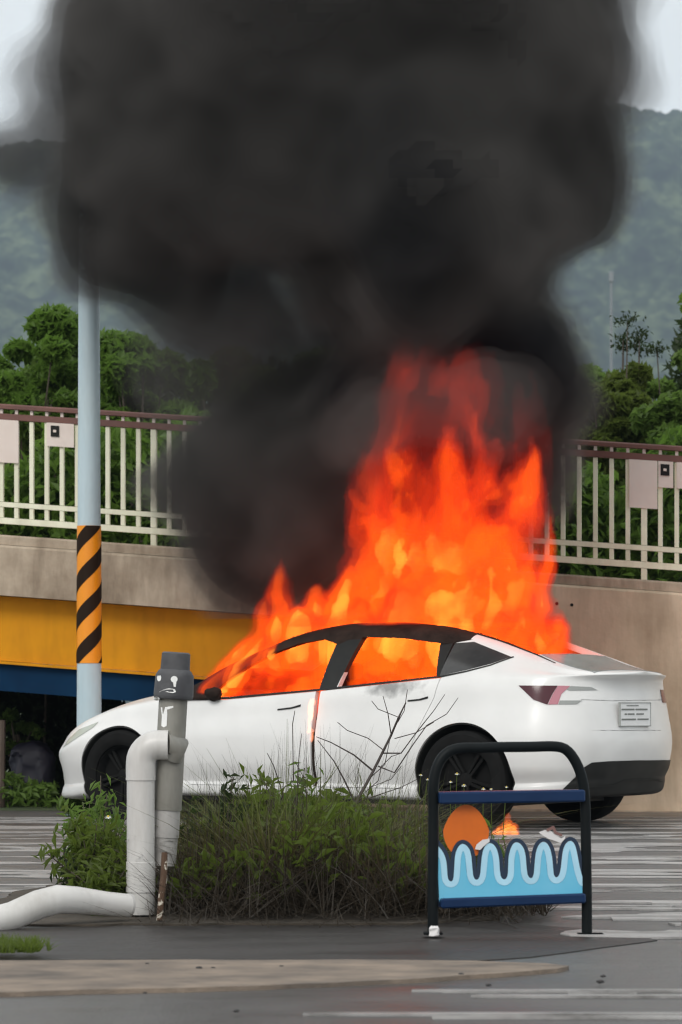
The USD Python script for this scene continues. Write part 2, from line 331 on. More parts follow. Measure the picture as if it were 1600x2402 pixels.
# far hills: a ridge with its forest canopy as relief
def hills():
    nx, ny = 520, 190
    X = np.linspace(-620, 620, nx); Y = np.linspace(1500, 2600, ny)
    gx, gy = np.meshgrid(X, Y)
    t = np.clip((gy - 1500) / 720, 0, 1)
    ridge = 470 + 35 * (meshkit.fbm(np.stack([gx / 260, gx * 0 + 2, gx * 0], -1), 4, 3) - .5) * 2 - 30 * (gx < 0) * np.minimum(1, -gx / 260)
    z = ridge * (1 - (1 - t) ** 1.7) * np.clip(1 - (gy - 2300) / 900, .4, 1)
    z += 90 * (meshkit.fbm(np.stack([gx / 170, gy / 170, gx * 0], -1), 4, 8) - .5) * np.sin(np.pi * np.clip(t, 0, 1)) ** .7
    z += 16 * (meshkit.fbm(np.stack([gx / 9, gy / 9, gx * 0], -1), 3, 12) - .5)
    v = np.stack([gx, gy, z - 8], -1).reshape(-1, 3)
    i, j = np.meshgrid(np.arange(ny - 1), np.arange(nx - 1), indexing='ij'); a = i * nx + j
    q = np.stack([a, a + 1, a + nx + 1, a + nx], -1).reshape(-1, 4)
    return v, np.vstack([q[:, [0, 1, 2]], q[:, [0, 2, 3]]])
part('hills', hills(), M['hill_forest'], kind='structure', smooth=True)

# ------------------------------------------------------------------ bridge, wall, railing
BO = np.array([0.0, 23.36]); BD = np.array([.9853, -.1708])       # line of the wall face in plan, running to the right and nearer
BN = np.array([-BD[1], BD[0]]) * 1.0                                # away from the camera
GRADE = -.0775
def bp(s, d, z0):
    """A point of the bridge: s metres along, d metres behind the wall face, z0 its height where s = 0."""
    p = BO + BD * s + BN * d
    return np.array([p[0], p[1], z0 + GRADE * s])
def bprism(s0, s1, d0, d1, z0, z1, flat0=None, n=1, bev=0.0):
    """A beam of the bridge that follows its slope."""
    S = np.linspace(s0, s1, n + 1); v = []
    prof = [(d0, z0), (d1, z0), (d1, z1), (d0, z1)] if not bev else [(d0, z0), (d1, z0), (d1, z1), (d0 + bev, z1), (d0, z1 - bev)]
    for s in S:
        for d, z in prof:
            p = bp(s, d, z)
            if flat0 is not None and z == z0: p[2] = flat0
            v.append(p)
    k = len(prof); f = []
    for i in range(n):
        for j in range(k):
            a, b = i * k + j, i * k + (j + 1) % k
            f += [[a, b, b + k], [a, b + k, a + k]]
    for j in range(1, k - 1):
        f += [[0, j + 1, j], [n * k, n * k + j, n * k + j + 1]]
    m = trimesh.Trimesh(np.array(v), np.array(f), process=False); m.fix_normals()
    return m
Zk = 2.03                # kerb top at s=0
S_AB = -.42              # where the opening under the bridge ends and the wall begins
bridge = thing('road_bridge', 'sloping bridge deck with concrete edge above a yellow and a blue girder', 'bridge')
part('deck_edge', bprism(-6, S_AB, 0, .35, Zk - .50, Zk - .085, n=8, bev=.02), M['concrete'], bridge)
part('kerb', bprism(-6, 6, .05, .40, Zk - .081, Zk, n=12, bev=.015), M['concrete'], bridge)
part('deck_slab', bprism(-6, 6, .42, 6.0, Zk - .35, Zk - .12, n=12), M['concrete'], bridge)
part('girder', bprism(-6, S_AB, .20, .34, Zk - 1.04, Zk - .504, n=2), M['yellow_paint'], bridge, label='yellow girder under the deck edge')
part('girder_flange', bprism(-6, S_AB, .16, .36, Zk - 1.065, Zk - 1.043, n=2), M['yellow_paint'], bridge)
part('lower_girder', bprism(-6, S_AB, .22, .42, Zk - 1.29, Zk - 1.068, n=2), M['blue_paint'], bridge, label='dark blue girder under the yellow one')
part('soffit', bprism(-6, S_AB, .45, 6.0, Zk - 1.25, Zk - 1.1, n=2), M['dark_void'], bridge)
part('abutment', bprism(S_AB - .3, S_AB, .5, 6.0, -.3, Zk - .36, flat0=-.3), M['concrete'], bridge)

wall = thing('retaining_wall', 'beige concrete retaining wall behind the rear of the burning car', 'wall')
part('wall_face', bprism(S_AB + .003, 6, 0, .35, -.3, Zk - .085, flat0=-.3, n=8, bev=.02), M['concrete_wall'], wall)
def disc(c, n, r, t=.004, sides=14):
    m = trimesh.creation.cylinder(r, t, sections=sides); m.apply_transform(trimesh.geometry.align_vectors([0, 0, 1], n)); m.apply_translation(c); return m
for u, v in ((1310, 1416), (1345, 1419)):
    s = ((u - 800) / F * 22.9) / BD[0]
    p = bp(s, -.002, 0); p[2] = H + (HV - v) / F * p[1]
    part('weep_hole', disc(p, np.array([BN[0], BN[1], 0]), .013, .006), M['dark_void'], wall)
fl = bprism(S_AB + .01, 6, -.05, -.001, -.02, .035, flat0=-.02)
fv = np.array(fl.vertices); fv[:, 2] = np.where(fv[:, 2] > -.01, .035, -.02)
part('footing', trimesh.Trimesh(fv, fl.faces), M['concrete'], wall)

rail = thing('bridge_railing', 'cream picket railing with brown top rails along the bridge edge', 'railing')
R0, R1, RDp = -5.0, 5.0, .14
part('handrail', bprism(R0, R1, RDp - .035, RDp + .055, Zk + 1.045, Zk + 1.085, n=10, bev=.012), M['brown_paint'], rail, label='brown handrail')
part('second_rail', bprism(R0, R1, RDp - .03, RDp + .03, Zk + .955, Zk + 1.005, n=10), M['brown_paint'], rail, label='brown rail under the handrail')
part('lower_rail', bprism(R0, R1, RDp - .022, RDp + .022, Zk + .235, Zk + .275, n=10), M['cream_paint'], rail)
part('bottom_rail', bprism(R0, R1, RDp - .026, RDp + .026, Zk + .095, Zk + .145, n=10), M['cream_paint'], rail)
def s_of(u):
    """Distance along the bridge of a thing seen at column u."""
    k = (u - 800) / F; return (k * (BO[1] + BN[1] * RDp) - BO[0] - BN[0] * RDp) / (BD[0] - k * BD[1])
step = s_of(361) - s_of(325)
posts = [s_of(361) + i * step * 31.3 for i in (-1, 0, 1)]
posts = [s_of(361) - 11 * step * 1.0, s_of(361), s_of(361) + 10 * step, s_of(361) + 20 * step, s_of(1495), s_of(1495) + 10 * step]
pl = [(-.6, 1.4, 8)]
ph = (s_of(361) - R0) % step
sgrid = np.arange(R0 + ph, R1, step)
plates = [(s_of(-30), s_of(46), .60), (s_of(112), s_of(176), .76), (s_of(1477), s_of(1543), .57), (s_of(1545), s_of(1580), .745), (s_of(1588), s_of(1640), .745)]
for s in sgrid:
    is_post = min(abs(s - p) for p in posts) < step * .5
    w = .045 if is_post else .034
    z0 = 0.004 if is_post else .148
    if is_post: z0 = -.055
    segs = [(z0, .092), (.148, .232), (.279, .951)] if is_post else [(.148, .232), (.279, .951)]
    for q, (a, b) in enumerate(segs):
        pass
    part('post' if is_post else 'picket', join([bprism(s - w / 2, s + w / 2, RDp - w / 2, RDp + w / 2, Zk + a, Zk + b) for a, b in segs]), M['cream_paint'], rail)
    part('spacer', bprism(s - .012, s + .012, RDp - .012, RDp + .012, Zk + 1.007, Zk + 1.043), M['plate_paint'], rail)
for s0, s1, zb in plates:
    part('name_plate', bprism(s0, s1, RDp - .036, RDp - .024, Zk + zb, Zk + .953), M['plate_paint'], rail, label='blank pinkish plate on the railing')
for u in (132, 1561):
    s = s_of(u); part('painted_hole', bprism(s - .035, s + .035, RDp - .045, RDp - .038, Zk + .84, Zk + .93), M['dark_void'], rail)  # black plate drawn for the darkness of a square hole
    part('bolt', bprism(s - .012, s + .012, RDp - .052, RDp - .046, Zk + .875, Zk + .895), M['plate_paint'], rail)

# ------------------------------------------------------------------ pole with hazard sleeve
PY = 22.35
pb = at(209, 1700, PY)
pole = thing('lamp_post', 'pale blue tapered lamp post with an orange and black striped sleeve', 'post', (pb[0], PY, 0))
def prad(z): return .0985 - .0042 * z
def zpix(v): return H + (HV - v) / F * PY
zs0, zs1 = zpix(1556), zpix(1234)
part('shaft', lathe([(0, -.02)] + [(prad(z), z) for z in np.linspace(-.02, 7.6, 12)] + [(0, 7.6)], sides=40), M['pole_paint'], pole, smooth=40)
part('base_plate', box((0, 0, .012), (.34, .34, .024), .004), M['pole_paint'], pole)
SL = .004
part('sleeve', lathe([(prad(zs0) + .0005, zs0), (prad(zs0) + SL, zs0), (prad(zs1) + SL, zs1), (prad(zs1) + .0005, zs1)], sides=48), M['orange_sheet'], pole, smooth=40, label='orange reflective sleeve')
def helix(zc, wz):
    """A slanted black band wrapped round the sleeve, cut off at its ends."""
    n = 72; vs, fs = [], []
    slope = .175 / (2 * prad(1.0)) * 1.05
    ang = np.linspace(-np.pi, np.pi, n)
    for a in ang:
        z = zc + slope * prad(1.0) * a
        lo, hi = np.clip([z - wz / 2, z + wz / 2], zs0 + .001, zs1 - .001)
        for zz in (lo, hi):
            r = prad(zz) + SL + .0016
            vs.append((r * math.sin(a), -r * math.cos(a), zz))
    for i in range(n - 1):
        a = 2 * i; fs += [[a, a + 2, a + 3], [a, a + 3, a + 1]]
    v, f = np.array(vs), np.array(fs)
    ar = np.linalg.norm(np.cross(v[f[:, 1]] - v[f[:, 0]], v[f[:, 2]] - v[f[:, 0]]), axis=1); f = f[ar > 1e-7]
    return (v, f) if len(f) else None
for k in range(-2, 8):
    h = helix(zpix(1262 + 86 * k * 1.02 - 12), .135)
    if h is not None: part('stripe', h, M['black_sheet'], pole, smooth=True)

# ------------------------------------------------------------------ the car
TH = math.radians(33)
CF = np.array([-math.cos(TH), math.sin(TH)]); CL = np.array([-math.sin(TH), -math.cos(TH)]); CO = np.array([1.318, 20.4716])
def world(x, y, z):
    p = CO + CF * x + CL * y; return np.array([p[0], p[1], z])
XR0, AR, XF0, AF = -.40, .50, 3.05, .77
def pch(xs, ys):
    from scipy.interpolate import PchipInterpolator
    i = PchipInterpolator(xs, ys); a, b = xs[0], xs[-1]
    return lambda x: float(i(min(max(x, a), b)))
zt_ = pch([-.95, -.85, -.70, -.55, -.35, 0, .4, .8, 1.1, 1.5, 1.8, 2.1, 2.45, 2.7, 3.0, 3.3, 3.55, 3.72, 3.82], [1.078, 1.082, 1.098, 1.135, 1.21, 1.33, 1.415, 1.445, 1.443, 1.39, 1.30, 1.175, 1.0, .958, .905, .825, .735, .64, .55])
zs_ = pch([-.95, -.6, -.2, .2, 1.2, 2.0, 2.4, 2.7, 3.0, 3.25, 3.5, 3.7, 3.82], [1.05, 1.03, 1.02, 1.005, .94, .895, .885, .862, .82, .755, .66, .56, .50])
ys_ = pch([-.95, -.5, 0, .6, 1.6, 2.3, 2.7, 3.2, 3.6, 3.82], [.80, .82, .85, .87, .875, .865, .83, .80, .80, .80])
yr_ = pch([-.95, -.6, -.3, .2, .8, 1.3, 1.8, 2.2, 2.45, 2.8, 3.82], [.62, .63, .60, .57, .56, .565, .60, .68, .72, .60, .55])
dr_ = pch([-.95, -.5, 0, .8, 1.8, 2.3, 2.8, 3.82], [.012, .02, .035, .035, .035, .03, .02, .03])
zb_ = pch([-.95, -.7, -.3, 0, 3.0, 3.5, 3.82], [.25, .22, .20, .185, .185, .14, .13])
yl_ = pch([-.95, 0, .5, 2.4, 3.0, 3.82], [.84, .86, .865, .865, .86, .86])
rear_ = pch([.2, .30, .45, .60, .75, .90, .97, 1.02, 1.06, 1.10], [.10, .05, .005, -.02, .0, .025, .04, .035, -.025, -.03])
front_ = pch([.1, .16, .25, .35, .5, .6], [.0, .0, .03, .045, .0, -.0])
def plan(x):
    if x < XR0: t = min((XR0 - x) / AR, 1); n = 2.4
    elif x > XF0: t = min((x - XF0) / AF, 1); n = 2.7
    else: return 1.0
    return max((1 - t ** n), 0) ** (1 / n)
def section(x, off=0.0):
    zt, zs, ys, yr, zb, yl = zt_(x), zs_(x), ys_(x), yr_(x), zb_(x), yl_(x)
    zr = zt - dr_(x); zc = min(.415, zb + .5 * (zs - zb)); zm = min(.62, .5 * (zc + zs)); ym = .925
    P = [(0, zb), (yl - .16, zb), (yl + .004, zb + .022), (yl + .016, zb + .085), (yl + .002, zb + .118), (ym - .016, zc + .006), (ym, zm), (max(ys + .018, ys * .5 + ym * .5), .45 * zm + .55 * zs), (ys, zs),
         (ys + (yr - ys) * .5 + .022 * min(1, max(0, (zr - zs) / .3)), zs + (zr - zs) * .55), (yr, zr), (yr * .55, zt - .22 * (zt - zr)), (0, zt)]
    P = np.array(P); Q = np.vstack([P[0] * [-1, 1] + [0, 0], P, P[-1]]); Q[0] = [-P[1][0], P[1][1]]; Q[-1] = [-P[-2][0], P[-2][1]]
    out = []
    for i, n in enumerate([3, 4, 4, 6, 4, 8, 10, 8, 12, 10, 10, 8]):
        p0, p1, p2, p3 = Q[i:i + 4]
        t = np.linspace(0, 1, n, endpoint=False)[:, None]
        m1 = (p2 - p0) / 2; m2 = (p3 - p1) / 2; L = np.linalg.norm(p2 - p1)
        m1 *= min(1, L / (np.linalg.norm(m1) + 1e-9)); m2 *= min(1, L / (np.linalg.norm(m2) + 1e-9))
        out.append((2 * t ** 3 - 3 * t ** 2 + 1) * p1 + (t ** 3 - 2 * t ** 2 + t) * m1 + (-2 * t ** 3 + 3 * t ** 2) * p2 + (t ** 3 - t ** 2) * m2)
    return np.vstack(out + [P[-1:]])
def loft(inset=0.0):
    """The closed body; inset > 0 shrinks it."""
    e = np.sin(np.linspace(0, np.pi / 2, 22))
    xs = np.concatenate([XR0 - AR * e[::-1] * .9996, np.linspace(XR0, XF0, 110)[1:-1], XF0 + AF * e * .9996])
    rows = []
    for x in xs:
        s = section(x); g = plan(x)
        y = s[:, 0].copy(); z = s[:, 1].copy()
        tr = max(0, (XR0 - x) / AR); tf = max(0, (x - XF0) / AF)
        k = np.ones(len(z))
        if tr or tf:
            k = np.full(len(z), g)
        y = y * k
        xx = np.full(len(z), x)
        if tr: xx = xx + tr ** 2 * np.array([rear_(q) for q in z])
        if tf: xx = xx - tf ** 2 * np.array([front_(q) for q in z])
        rows.append(np.stack([xx, y, z], 1))
    A = np.array(rows); n, m = A.shape[:2]
    full = np.concatenate([A, (A * [1, -1, 1])[:, -2:0:-1]], 1)
    k = full.shape[1]; v = full.reshape(-1, 3)
    i, j = np.meshgrid(np.arange(n - 1), np.arange(k), indexing='ij'); j2 = (j + 1) % k
    q = np.stack([i * k + j, (i + 1) * k + j, (i + 1) * k + j2, i * k + j2], -1).reshape(-1, 4)
    f = np.vstack([q[:, [0, 1, 2]], q[:, [0, 2, 3]]])
    cap = []
    for a in range(k // 2):
        b, c, d = a + 1, (k - a) % k, (k - a - 1) % k
        if c != a: cap.append([a, b, c])
        if d != b: cap.append([c, b, d])
    cap = np.array(cap); e0 = (n - 1) * k
    f = np.vstack([f, cap[:, ::1], (cap + e0)[:, ::-1]])
    m = trimesh.Trimesh(v, f, process=False)
    if m.volume < 0: m.invert()
    if inset:
        m.vertices = m.vertices - m.vertex_normals * inset
    return Manifold(m3.Mesh(np.asarray(m.vertices, np.float32), np.asarray(m.faces, np.uint32)))
def side_prism(poly, y0=.25, y1=1.25):
    c = CrossSection([poly], m3.FillRule.NonZero)
    return Manifold.extrude(c, y1 - y0).transform([[1, 0, 0, 0], [0, 0, -1, y1], [0, 1, 0, 0]])
def plan_prism(poly, z0, z1):
    return Manifold.extrude(CrossSection([poly], m3.FillRule.NonZero), z1 - z0).translate((0, 0, z0))
def grow(poly, d):
    g = sg.Polygon(poly).buffer(d, join_style=2); return list(g.exterior.coords)[:-1]
Bf = loft(); Bo = loft(-.004); Bi = loft(.012); Bc = loft(.045)
cabin = Bc ^ Manifold.cube((2.95, 2, 1.3)).translate((-.45, -1, .42))
cyl = lambda x, z, r, y0, y1: Manifold.cylinder(y1 - y0, r, r, 72).transform([[1, 0, 0, x], [0, 0, -1, y1], [0, 1, 0, z]])
AX = [(0.0, .345, .385), (2.93, .325, .372)]
shell = Bf - cabin
for x, z, r in AX:
    shell = shell - cyl(x, z, r, .58, 1.2) - cyl(x, z, r, -1.2, -.58)
# window openings, seen from the side (x forward, z up)
w_front = [(2.16, .905), (1.96, .907), (1.19, .962), (1.165, 1.282), (1.30, 1.318), (1.50, 1.290), (1.70, 1.225), (1.90, 1.125), (2.05, 1.015)]
w_rear = [(1.04, .968), (.245, 1.047), (.310, 1.277), (.62, 1.315), (.965, 1.328)]
quarter = [(.222, 1.048), (.02, 1.088), (-.14, 1.130), (-.25, 1.178), (-.12, 1.222), (.07, 1.285), (.20, 1.277)]
roofhole = [(2.20, -.56), (1.7, -.50), (1.0, -.47), (.3, -.48), (-.36, -.50), (-.36, .50), (.3, .48), (1.0, .47), (1.7, .50), (2.20, .56)]
for w in (w_front, w_rear):
    shell = shell - side_prism(w, -1.25, 1.25)
hole = plan_prism(roofhole, 1.03, 1.8)
shell = shell - hole
belt = [(2.36, .862), (2.36, 1.5), (-.6, 1.5), (-.6, 1.15)]
d_front = [(2.36, .885), (1.98, .887), (1.215, .944), (1.225, .62), (1.24, .275), (2.30, .275), (2.44, .36), (2.50, .60), (2.46, .875)]
d_rear = [(1.175, .946), (.21, 1.034), (.24, .90), (.33, .72), (.43, .50), (.50, .275), (1.205, .275), (1.19, .62)]
rail_poly = [(2.40, .892), (2.42, 1.05), (2.25, 1.25), (1.9, 1.45), (1.6, 1.5), (1.3, 1.5), (.8, 1.5), (.3, 1.47), (.11, 1.5), (.105, 1.302), (.09, 1.30), (.215, 1.275), (.305, 1.262), (.62, 1.300), (.965, 1.313), (1.05, 1.31), (1.07, 1.31), (1.16, 1.27), (1.30, 1.303), (1.50, 1.275), (1.69, 1.21), (1.885, 1.11), (2.035, 1.0), (2.14, .91), (2.16, .890)]
pillar = [(1.275, .948), (1.165, 1.295), (.955, 1.33), (.95, 1.315), (1.05, .962)]
bseam = [(1.22, .95), (1.255, .275), (1.20, .275), (1.17, .95)]
cars = thing('white_sedan', 'white four door sedan burning, with open burnt out windows and black rear diffuser', 'car', (CO[0], CO[1], 0), math.degrees(math.atan2(CF[1], CF[0])))
car = lambda n, m, mat, parent=cars, label=None, smooth=32: part(n, m, mat, parent, label, smooth)
def side(poly): return side_prism(poly)
def skin(pr, out=Bo, inn=Bi): return (out ^ pr) - inn
P_fd, P_rd = side(d_front), side(d_rear)
P_rail = side_prism(rail_poly, -1.25, 1.25); P_pil = side(pillar); P_q = side(quarter)
upper_cut = side_prism(grow(pillar, .003), -1.25, 1.25)
door1 = (shell ^ P_fd); door2 = (shell ^ P_rd)
body = shell - side([(.25, 1.044), (.315, 1.279), (.19, 1.279), (.213, 1.046)]) - side(grow(d_front, .003)) - side(grow(d_rear, .004)) - P_rail - side(pillar) - side(bseam) - P_q
# what lies behind the gap of the doors
# a prism level with the ground for what wraps round the rear corner: w runs from the flank round to the tail
WD = np.array([-math.cos(TH), -math.sin(TH)]); OD = np.array([-math.sin(TH), math.cos(TH)])
def corner_prism(poly, d0=-.45, L=2.6):
    e = Manifold.extrude(CrossSection([poly], m3.FillRule.NonZero), L).translate((0, 0, d0))
    return e.transform([[WD[0], 0, OD[0], 0], [WD[1], 0, OD[1], 0], [0, 1, 0, 0]])
def cwz(u, v, Y): return ((u - 800) / F * Y - CO[0], H + (HV - v) / F * Y)
r3 = lambda X, Yp, Y=19.55: cwz(1150 + X / 3.4844, 1430 + Yp / 3.4844, Y)
p_tail = [r3(230, 620), r3(345, 735), r3(460, 778), r3(700, 772), r3(745, 745), r3(565, 742), r3(600, 668), r3(880, 655), r3(820, 632), r3(560, 620)][::-1]
p_tail_dark = [r3(230, 620), r3(345, 735), r3(458, 776), r3(500, 690), r3(545, 622)][::-1]
p_tail_pink = [r3(548, 622), r3(503, 692), r3(463, 776), r3(545, 774), r3(575, 690), r3(620, 650), r3(650, 624)][::-1]
p_tail_clear = [r3(580, 690), r3(565, 738), r3(885, 735), r3(885, 662), r3(640, 664)][::-1]
p_tail_grey = [r3(655, 625), r3(830, 632), r3(885, 657), r3(640, 661), r3(622, 652)][::-1]
p_tail_low = [r3(550, 774), r3(562, 742), r3(750, 742), r3(705, 772)][::-1]
p_diff = [r3(590, 1462), r3(690, 1370), r3(740, 1300), r3(830, 1250), r3(960, 1238, 19.7), r3(1200, 1232, 19.9), r3(1420, 1232, 20.2), r3(1800, 1250, 20.4), r3(1800, 1700, 20.4), r3(1130, 1700, 19.8), r3(590, 1700)][::-1]
p_trunk = [r3(740, 738), r3(1000, 748, 19.7), r3(1380, 742, 20.2), r3(1460, 738, 20.3), r3(1460, 733, 20.3), r3(1380, 737, 20.2), r3(1000, 742, 19.7), r3(740, 734)]
p_bump = [r3(820, 985), r3(1400, 985, 20.2), r3(1400, 989, 20.2), r3(820, 989)]
P_diff = corner_prism(p_diff)
body = body - (corner_prism(p_trunk) ^ (Bf - loft(.02))) - (corner_prism(p_bump) ^ (Bf - Bc))
rear_glass_poly = [(-.37, -.47), (-.80, -.50), (-.80, .50), (-.37, .47)]
bodyp = car('body', tris(body), M['car_paint'])
f_door = car('door', tris(door1), M['car_paint'], label='front door')
r_door = car('door', tris(door2), M['car_paint'], label='rear door')
car('roof_frame', tris(shell ^ P_rail), M['charred'], label='charred window frames and roof rails')
car('pillar', tris((shell ^ P_pil) - P_rail), M['black_trim'], label='black pillar between the side windows')
car('quarter_window', tris(shell ^ P_q), M['dark_glass'], label='dark rear quarter window')
car('rear_window', tris(skin(plan_prism(rear_glass_poly, 1.0, 1.6))), M['rear_glass'])
belts = [(2.30, .889), (1.98, .891), (1.18, .950), (.21, 1.038), (.02, 1.075), (-.14, 1.117), (-.27, 1.176), (-.262, 1.182), (-.14, 1.126), (.02, 1.085), (.21, 1.050), (1.18, .964), (1.98, .906), (2.30, .904)]
car('window_trim', tris(skin(side(belts))), M['black_trim'])
car('pillar', tris(shell ^ side([(.247, 1.048), (.312, 1.276), (.195, 1.276), (.215, 1.274), (.219, 1.05)])), M['black_trim'], label='thin black bar before the quarter window')
car('gap_filler', tris((loft(.018) - loft(.045)) ^ side([(1.30, .27), (1.13, .27), (1.13, .66), (1.27, .66)])), M['charred'], label='dark filler added behind the lower door gap')  # added dark filler, keeps the flame glow out of the lower gap
edge = [(.10, 1.325), (-.16, 1.262), (-.5, 1.172), (-.5, 1.5), (.3, 1.6)]
strip = (skin(plan_prism([(.12, .485), (-.36, .505), (-.52, .535), (-.52, .60), (.12, .60)], 1.0, 1.7), Bo, Bi) ^ plan_prism([(.12, .46), (-.36, .50), (-.54, .52), (-.54, .545), (-.36, .532), (.12, .52)], 1.0, 1.7))
car('roof_edge', tris(strip), M['charred'])
for dd, (x0, z0), (x1, z1) in ((f_door, (1.525, .818), (1.33, .842)), (r_door, (.445, .880), (.285, .898))):
    hp = [(x0, z0 - .008), (x0, z0 + .003), (x0 - .6 * (x0 - x1), z0 + .6 * (z1 - z0) + .001), (x1, z1 + .011), (x1, z1 - .004), (x0 - .6 * (x0 - x1), z0 + .6 * (z1 - z0) - .011)]
    car('handle', tris(skin(side(hp))), M['black_trim'], dd)
tl = car('tail_light', tris(skin(corner_prism(p_tail_dark))), M['lamp_dark'], label='tail light at the near rear corner')
car('lens', tris(skin(corner_prism(p_tail_pink))), M['lamp_pink'], tl)
car('lens', tris(skin(corner_prism(p_tail_grey))), M['lamp_grey'], tl)
car('lens', tris(skin(corner_prism(p_tail_low))), M['lamp_grey'], tl)
p_tail_far = [r3(1395, 655, 20.35), r3(1440, 655, 20.35), r3(1470, 760, 20.35), r3(1415, 760, 20.35), r3(1400, 700, 20.35)][::-1]
car('tail_light', tris(skin(corner_prism(p_tail_far))), M['lamp_dark'], label='edge of the tail light at the far rear corner')
diff = car('rear_diffuser', tris(skin(P_diff, loft(-.006), Bc)), M['black_trim'], label='black plastic rear diffuser')
p_ridge = [r3(700, 1452), r3(1000, 1438, 19.75), r3(1120, 1392, 19.8), r3(1380, 1385, 20.2), r3(1440, 1410, 20.3), r3(1440, 1418, 20.3), r3(1380, 1394, 20.2), r3(1125, 1402, 19.8), r3(1005, 1449, 19.75), r3(700, 1463)][::-1]
car('ridge', tris(skin(corner_prism(p_ridge), loft(-.012), Bc)), M['black_trim'], diff)
r1 = lambda X, Yp, Y=21.5: cwz(100 + X / 2.6133, 1430 + Yp / 2.6133, Y)
car('headlight', tris(skin(corner_prism([r1(112, 846), r1(150, 790), r1(215, 735), r1(320, 690, 21.2), r1(290, 722, 21.2), r1(200, 790)][::-1], -1.9, 1.6))), M['lamp_clear'])
# wheels
def wheel(x, y, z, sgn, deep=0.0):
    T = np.eye(4); T[:3, :3] = [[1, 0, 0], [0, 0, -sgn], [0, sgn, 0]] if sgn > 0 else [[1, 0, 0], [0, 0, 1], [0, -1, 0]]
    T[:3, :3] = [[1, 0, 0], [0, 0, 1.0 * sgn], [0, -1.0 * sgn, 0]]
    T[:3, 3] = (x, y, z)
    rim = [lathe([(0, -.02), (.225, -.02), (.232, .02), (.232, .085), (.218, .088), (.205, .06), (.2, .02), (0, .015)], sides=40), lathe([(0, .01), (.055, .01), (.05, .06), (.02, .07), (0, .07)], sides=20)]
    for k in range(5):
        a = k * 2 * math.pi / 5 + .3
        for da in (-.13, .13):
            c, s_ = math.cos(a + da), math.sin(a + da)
            rim.append(box((.13 * c, .13 * s_, .048), (.165, .022, .03), .004, trimesh.transformations.rotation_matrix(a + da * .4, [0, 0, 1])))
    m = trimesh.util.concatenate(rim); m.apply_transform(T)
    w = car('wheel', m, M['burnt_rim'])
    prof = [(.225, -.105)] + [(.225 + .105 * t, -.115 - .008 * math.sin(math.pi * t)) for t in (.2, .5, .8)] + [(.333, -.10), (.338, -.06), (.339, 0), (.338, .06), (.333, .10)] + [(.225 + .105 * t, .115 + .008 * math.sin(math.pi * t)) for t in (.8, .5, .2)] + [(.225, .105)]
    t = lathe(prof + [prof[0]], sides=56); t.apply_transform(T); car('tyre', t, M['rubber'], w)
wheel(0, .80, .338, 1); wheel(2.93, .79, .330, 1); wheel(0, -.80, .338, -1); wheel(2.93, -.79, .330, -1)
for x, z, r in AX:
    for sg_ in (1, -1):
        well = Manifold.cylinder(.315, r - .003, r - .003, 64) - Manifold.cylinder(.30, r - .012, r - .012, 64).translate((0, 0, .03))
        y0 = .59
        well = well.transform([[1, 0, 0, x], [0, 0, sg_, sg_ * y0], [0, -sg_, 0, z]]) ^ loft(.004)
        car('wheel_well', tris(well), M['black_trim'])
car('underbody', tris(Manifold.cube((3.5, 1.56, .05)).translate((-.25, -.78, .160))), M['black_trim'])
# what is left of the cabin
def seat(x, y, wd):
    return join([box((x, y, .52), (.48, wd, .16), .04), box((x - .27, y, .80), (.13, wd * .92, .52), .04, None), box((x - .33, y, 1.08), (.07, wd * .45, .14), .025)])
for sx, sy, w in ((1.55, .38, .46), (1.55, -.38, .46), (.50, 0, 1.2)):
    car('seat', seat(sx, sy, w), M['charred'], label='burnt seat')
car('dashboard', box((2.32, 0, .80), (.30, 1.45, .14), .04), M['charred'])
mir = trimesh.creation.icosphere(2, 1); mir.apply_scale((.075, .055, .05)); mir.apply_translation((2.08, .90, .93))
mir.vertices += (meshkit.fbm(mir.vertices * 22, 3)[:, None] - .5) * .04
car('mirror', join([(mir.vertices, mir.faces), box((2.2, .875, .899), (.34, .03, .03), .01)]), M['charred'], label='melted remains of the door mirror')
# the number plate
pc = np.array([-.908, .12, .785])
nrm = np.array([-.998, .06, 0]); nrm /= np.linalg.norm(nrm); tx = np.array([-nrm[1], nrm[0], 0]) * -1; tx = -np.array([.06, .998, 0]) / np.linalg.norm([.06, .998])
def on_plate(a, b, w, h, t, lift):
    R = np.eye(4); R[:3, 0] = tx; R[:3, 1] = [0, 0, 1]; R[:3, 2] = np.cross(tx, [0, 0, 1]); R[:3, 3] = pc + tx * a + np.array([0, 0, b]) + nrm * lift
    m = box((0, 0, 0), (w, h, t), .0015); m.apply_transform(R); return m
plate = car('number_plate', on_plate(0, 0, .40, .155, .012, 0), M['plate_white'])
for row, (b, segs) in enumerate([(.060, [(-.04, .16)]), (.034, [(-.1, .17), (.08, .16)]), (.002, [(-.13, .03), (-.06, .09), (.06, .10)]), (-.034, [(-.09, .19), (.10, .15)])]):
    for a, w in segs:
        car('mark', on_plate(a, b, w, .011 if row else .006, .003, .0075), M['ink'], plate)
for w, h, a, b in ((.41, .006, 0, .08), (.41, .006, 0, -.08), (.006, .165, -.202, 0), (.006, .165, .202, 0)):
    car('frame', on_plate(a, b, w, h, .018, .001), M['lamp_grey'], plate)

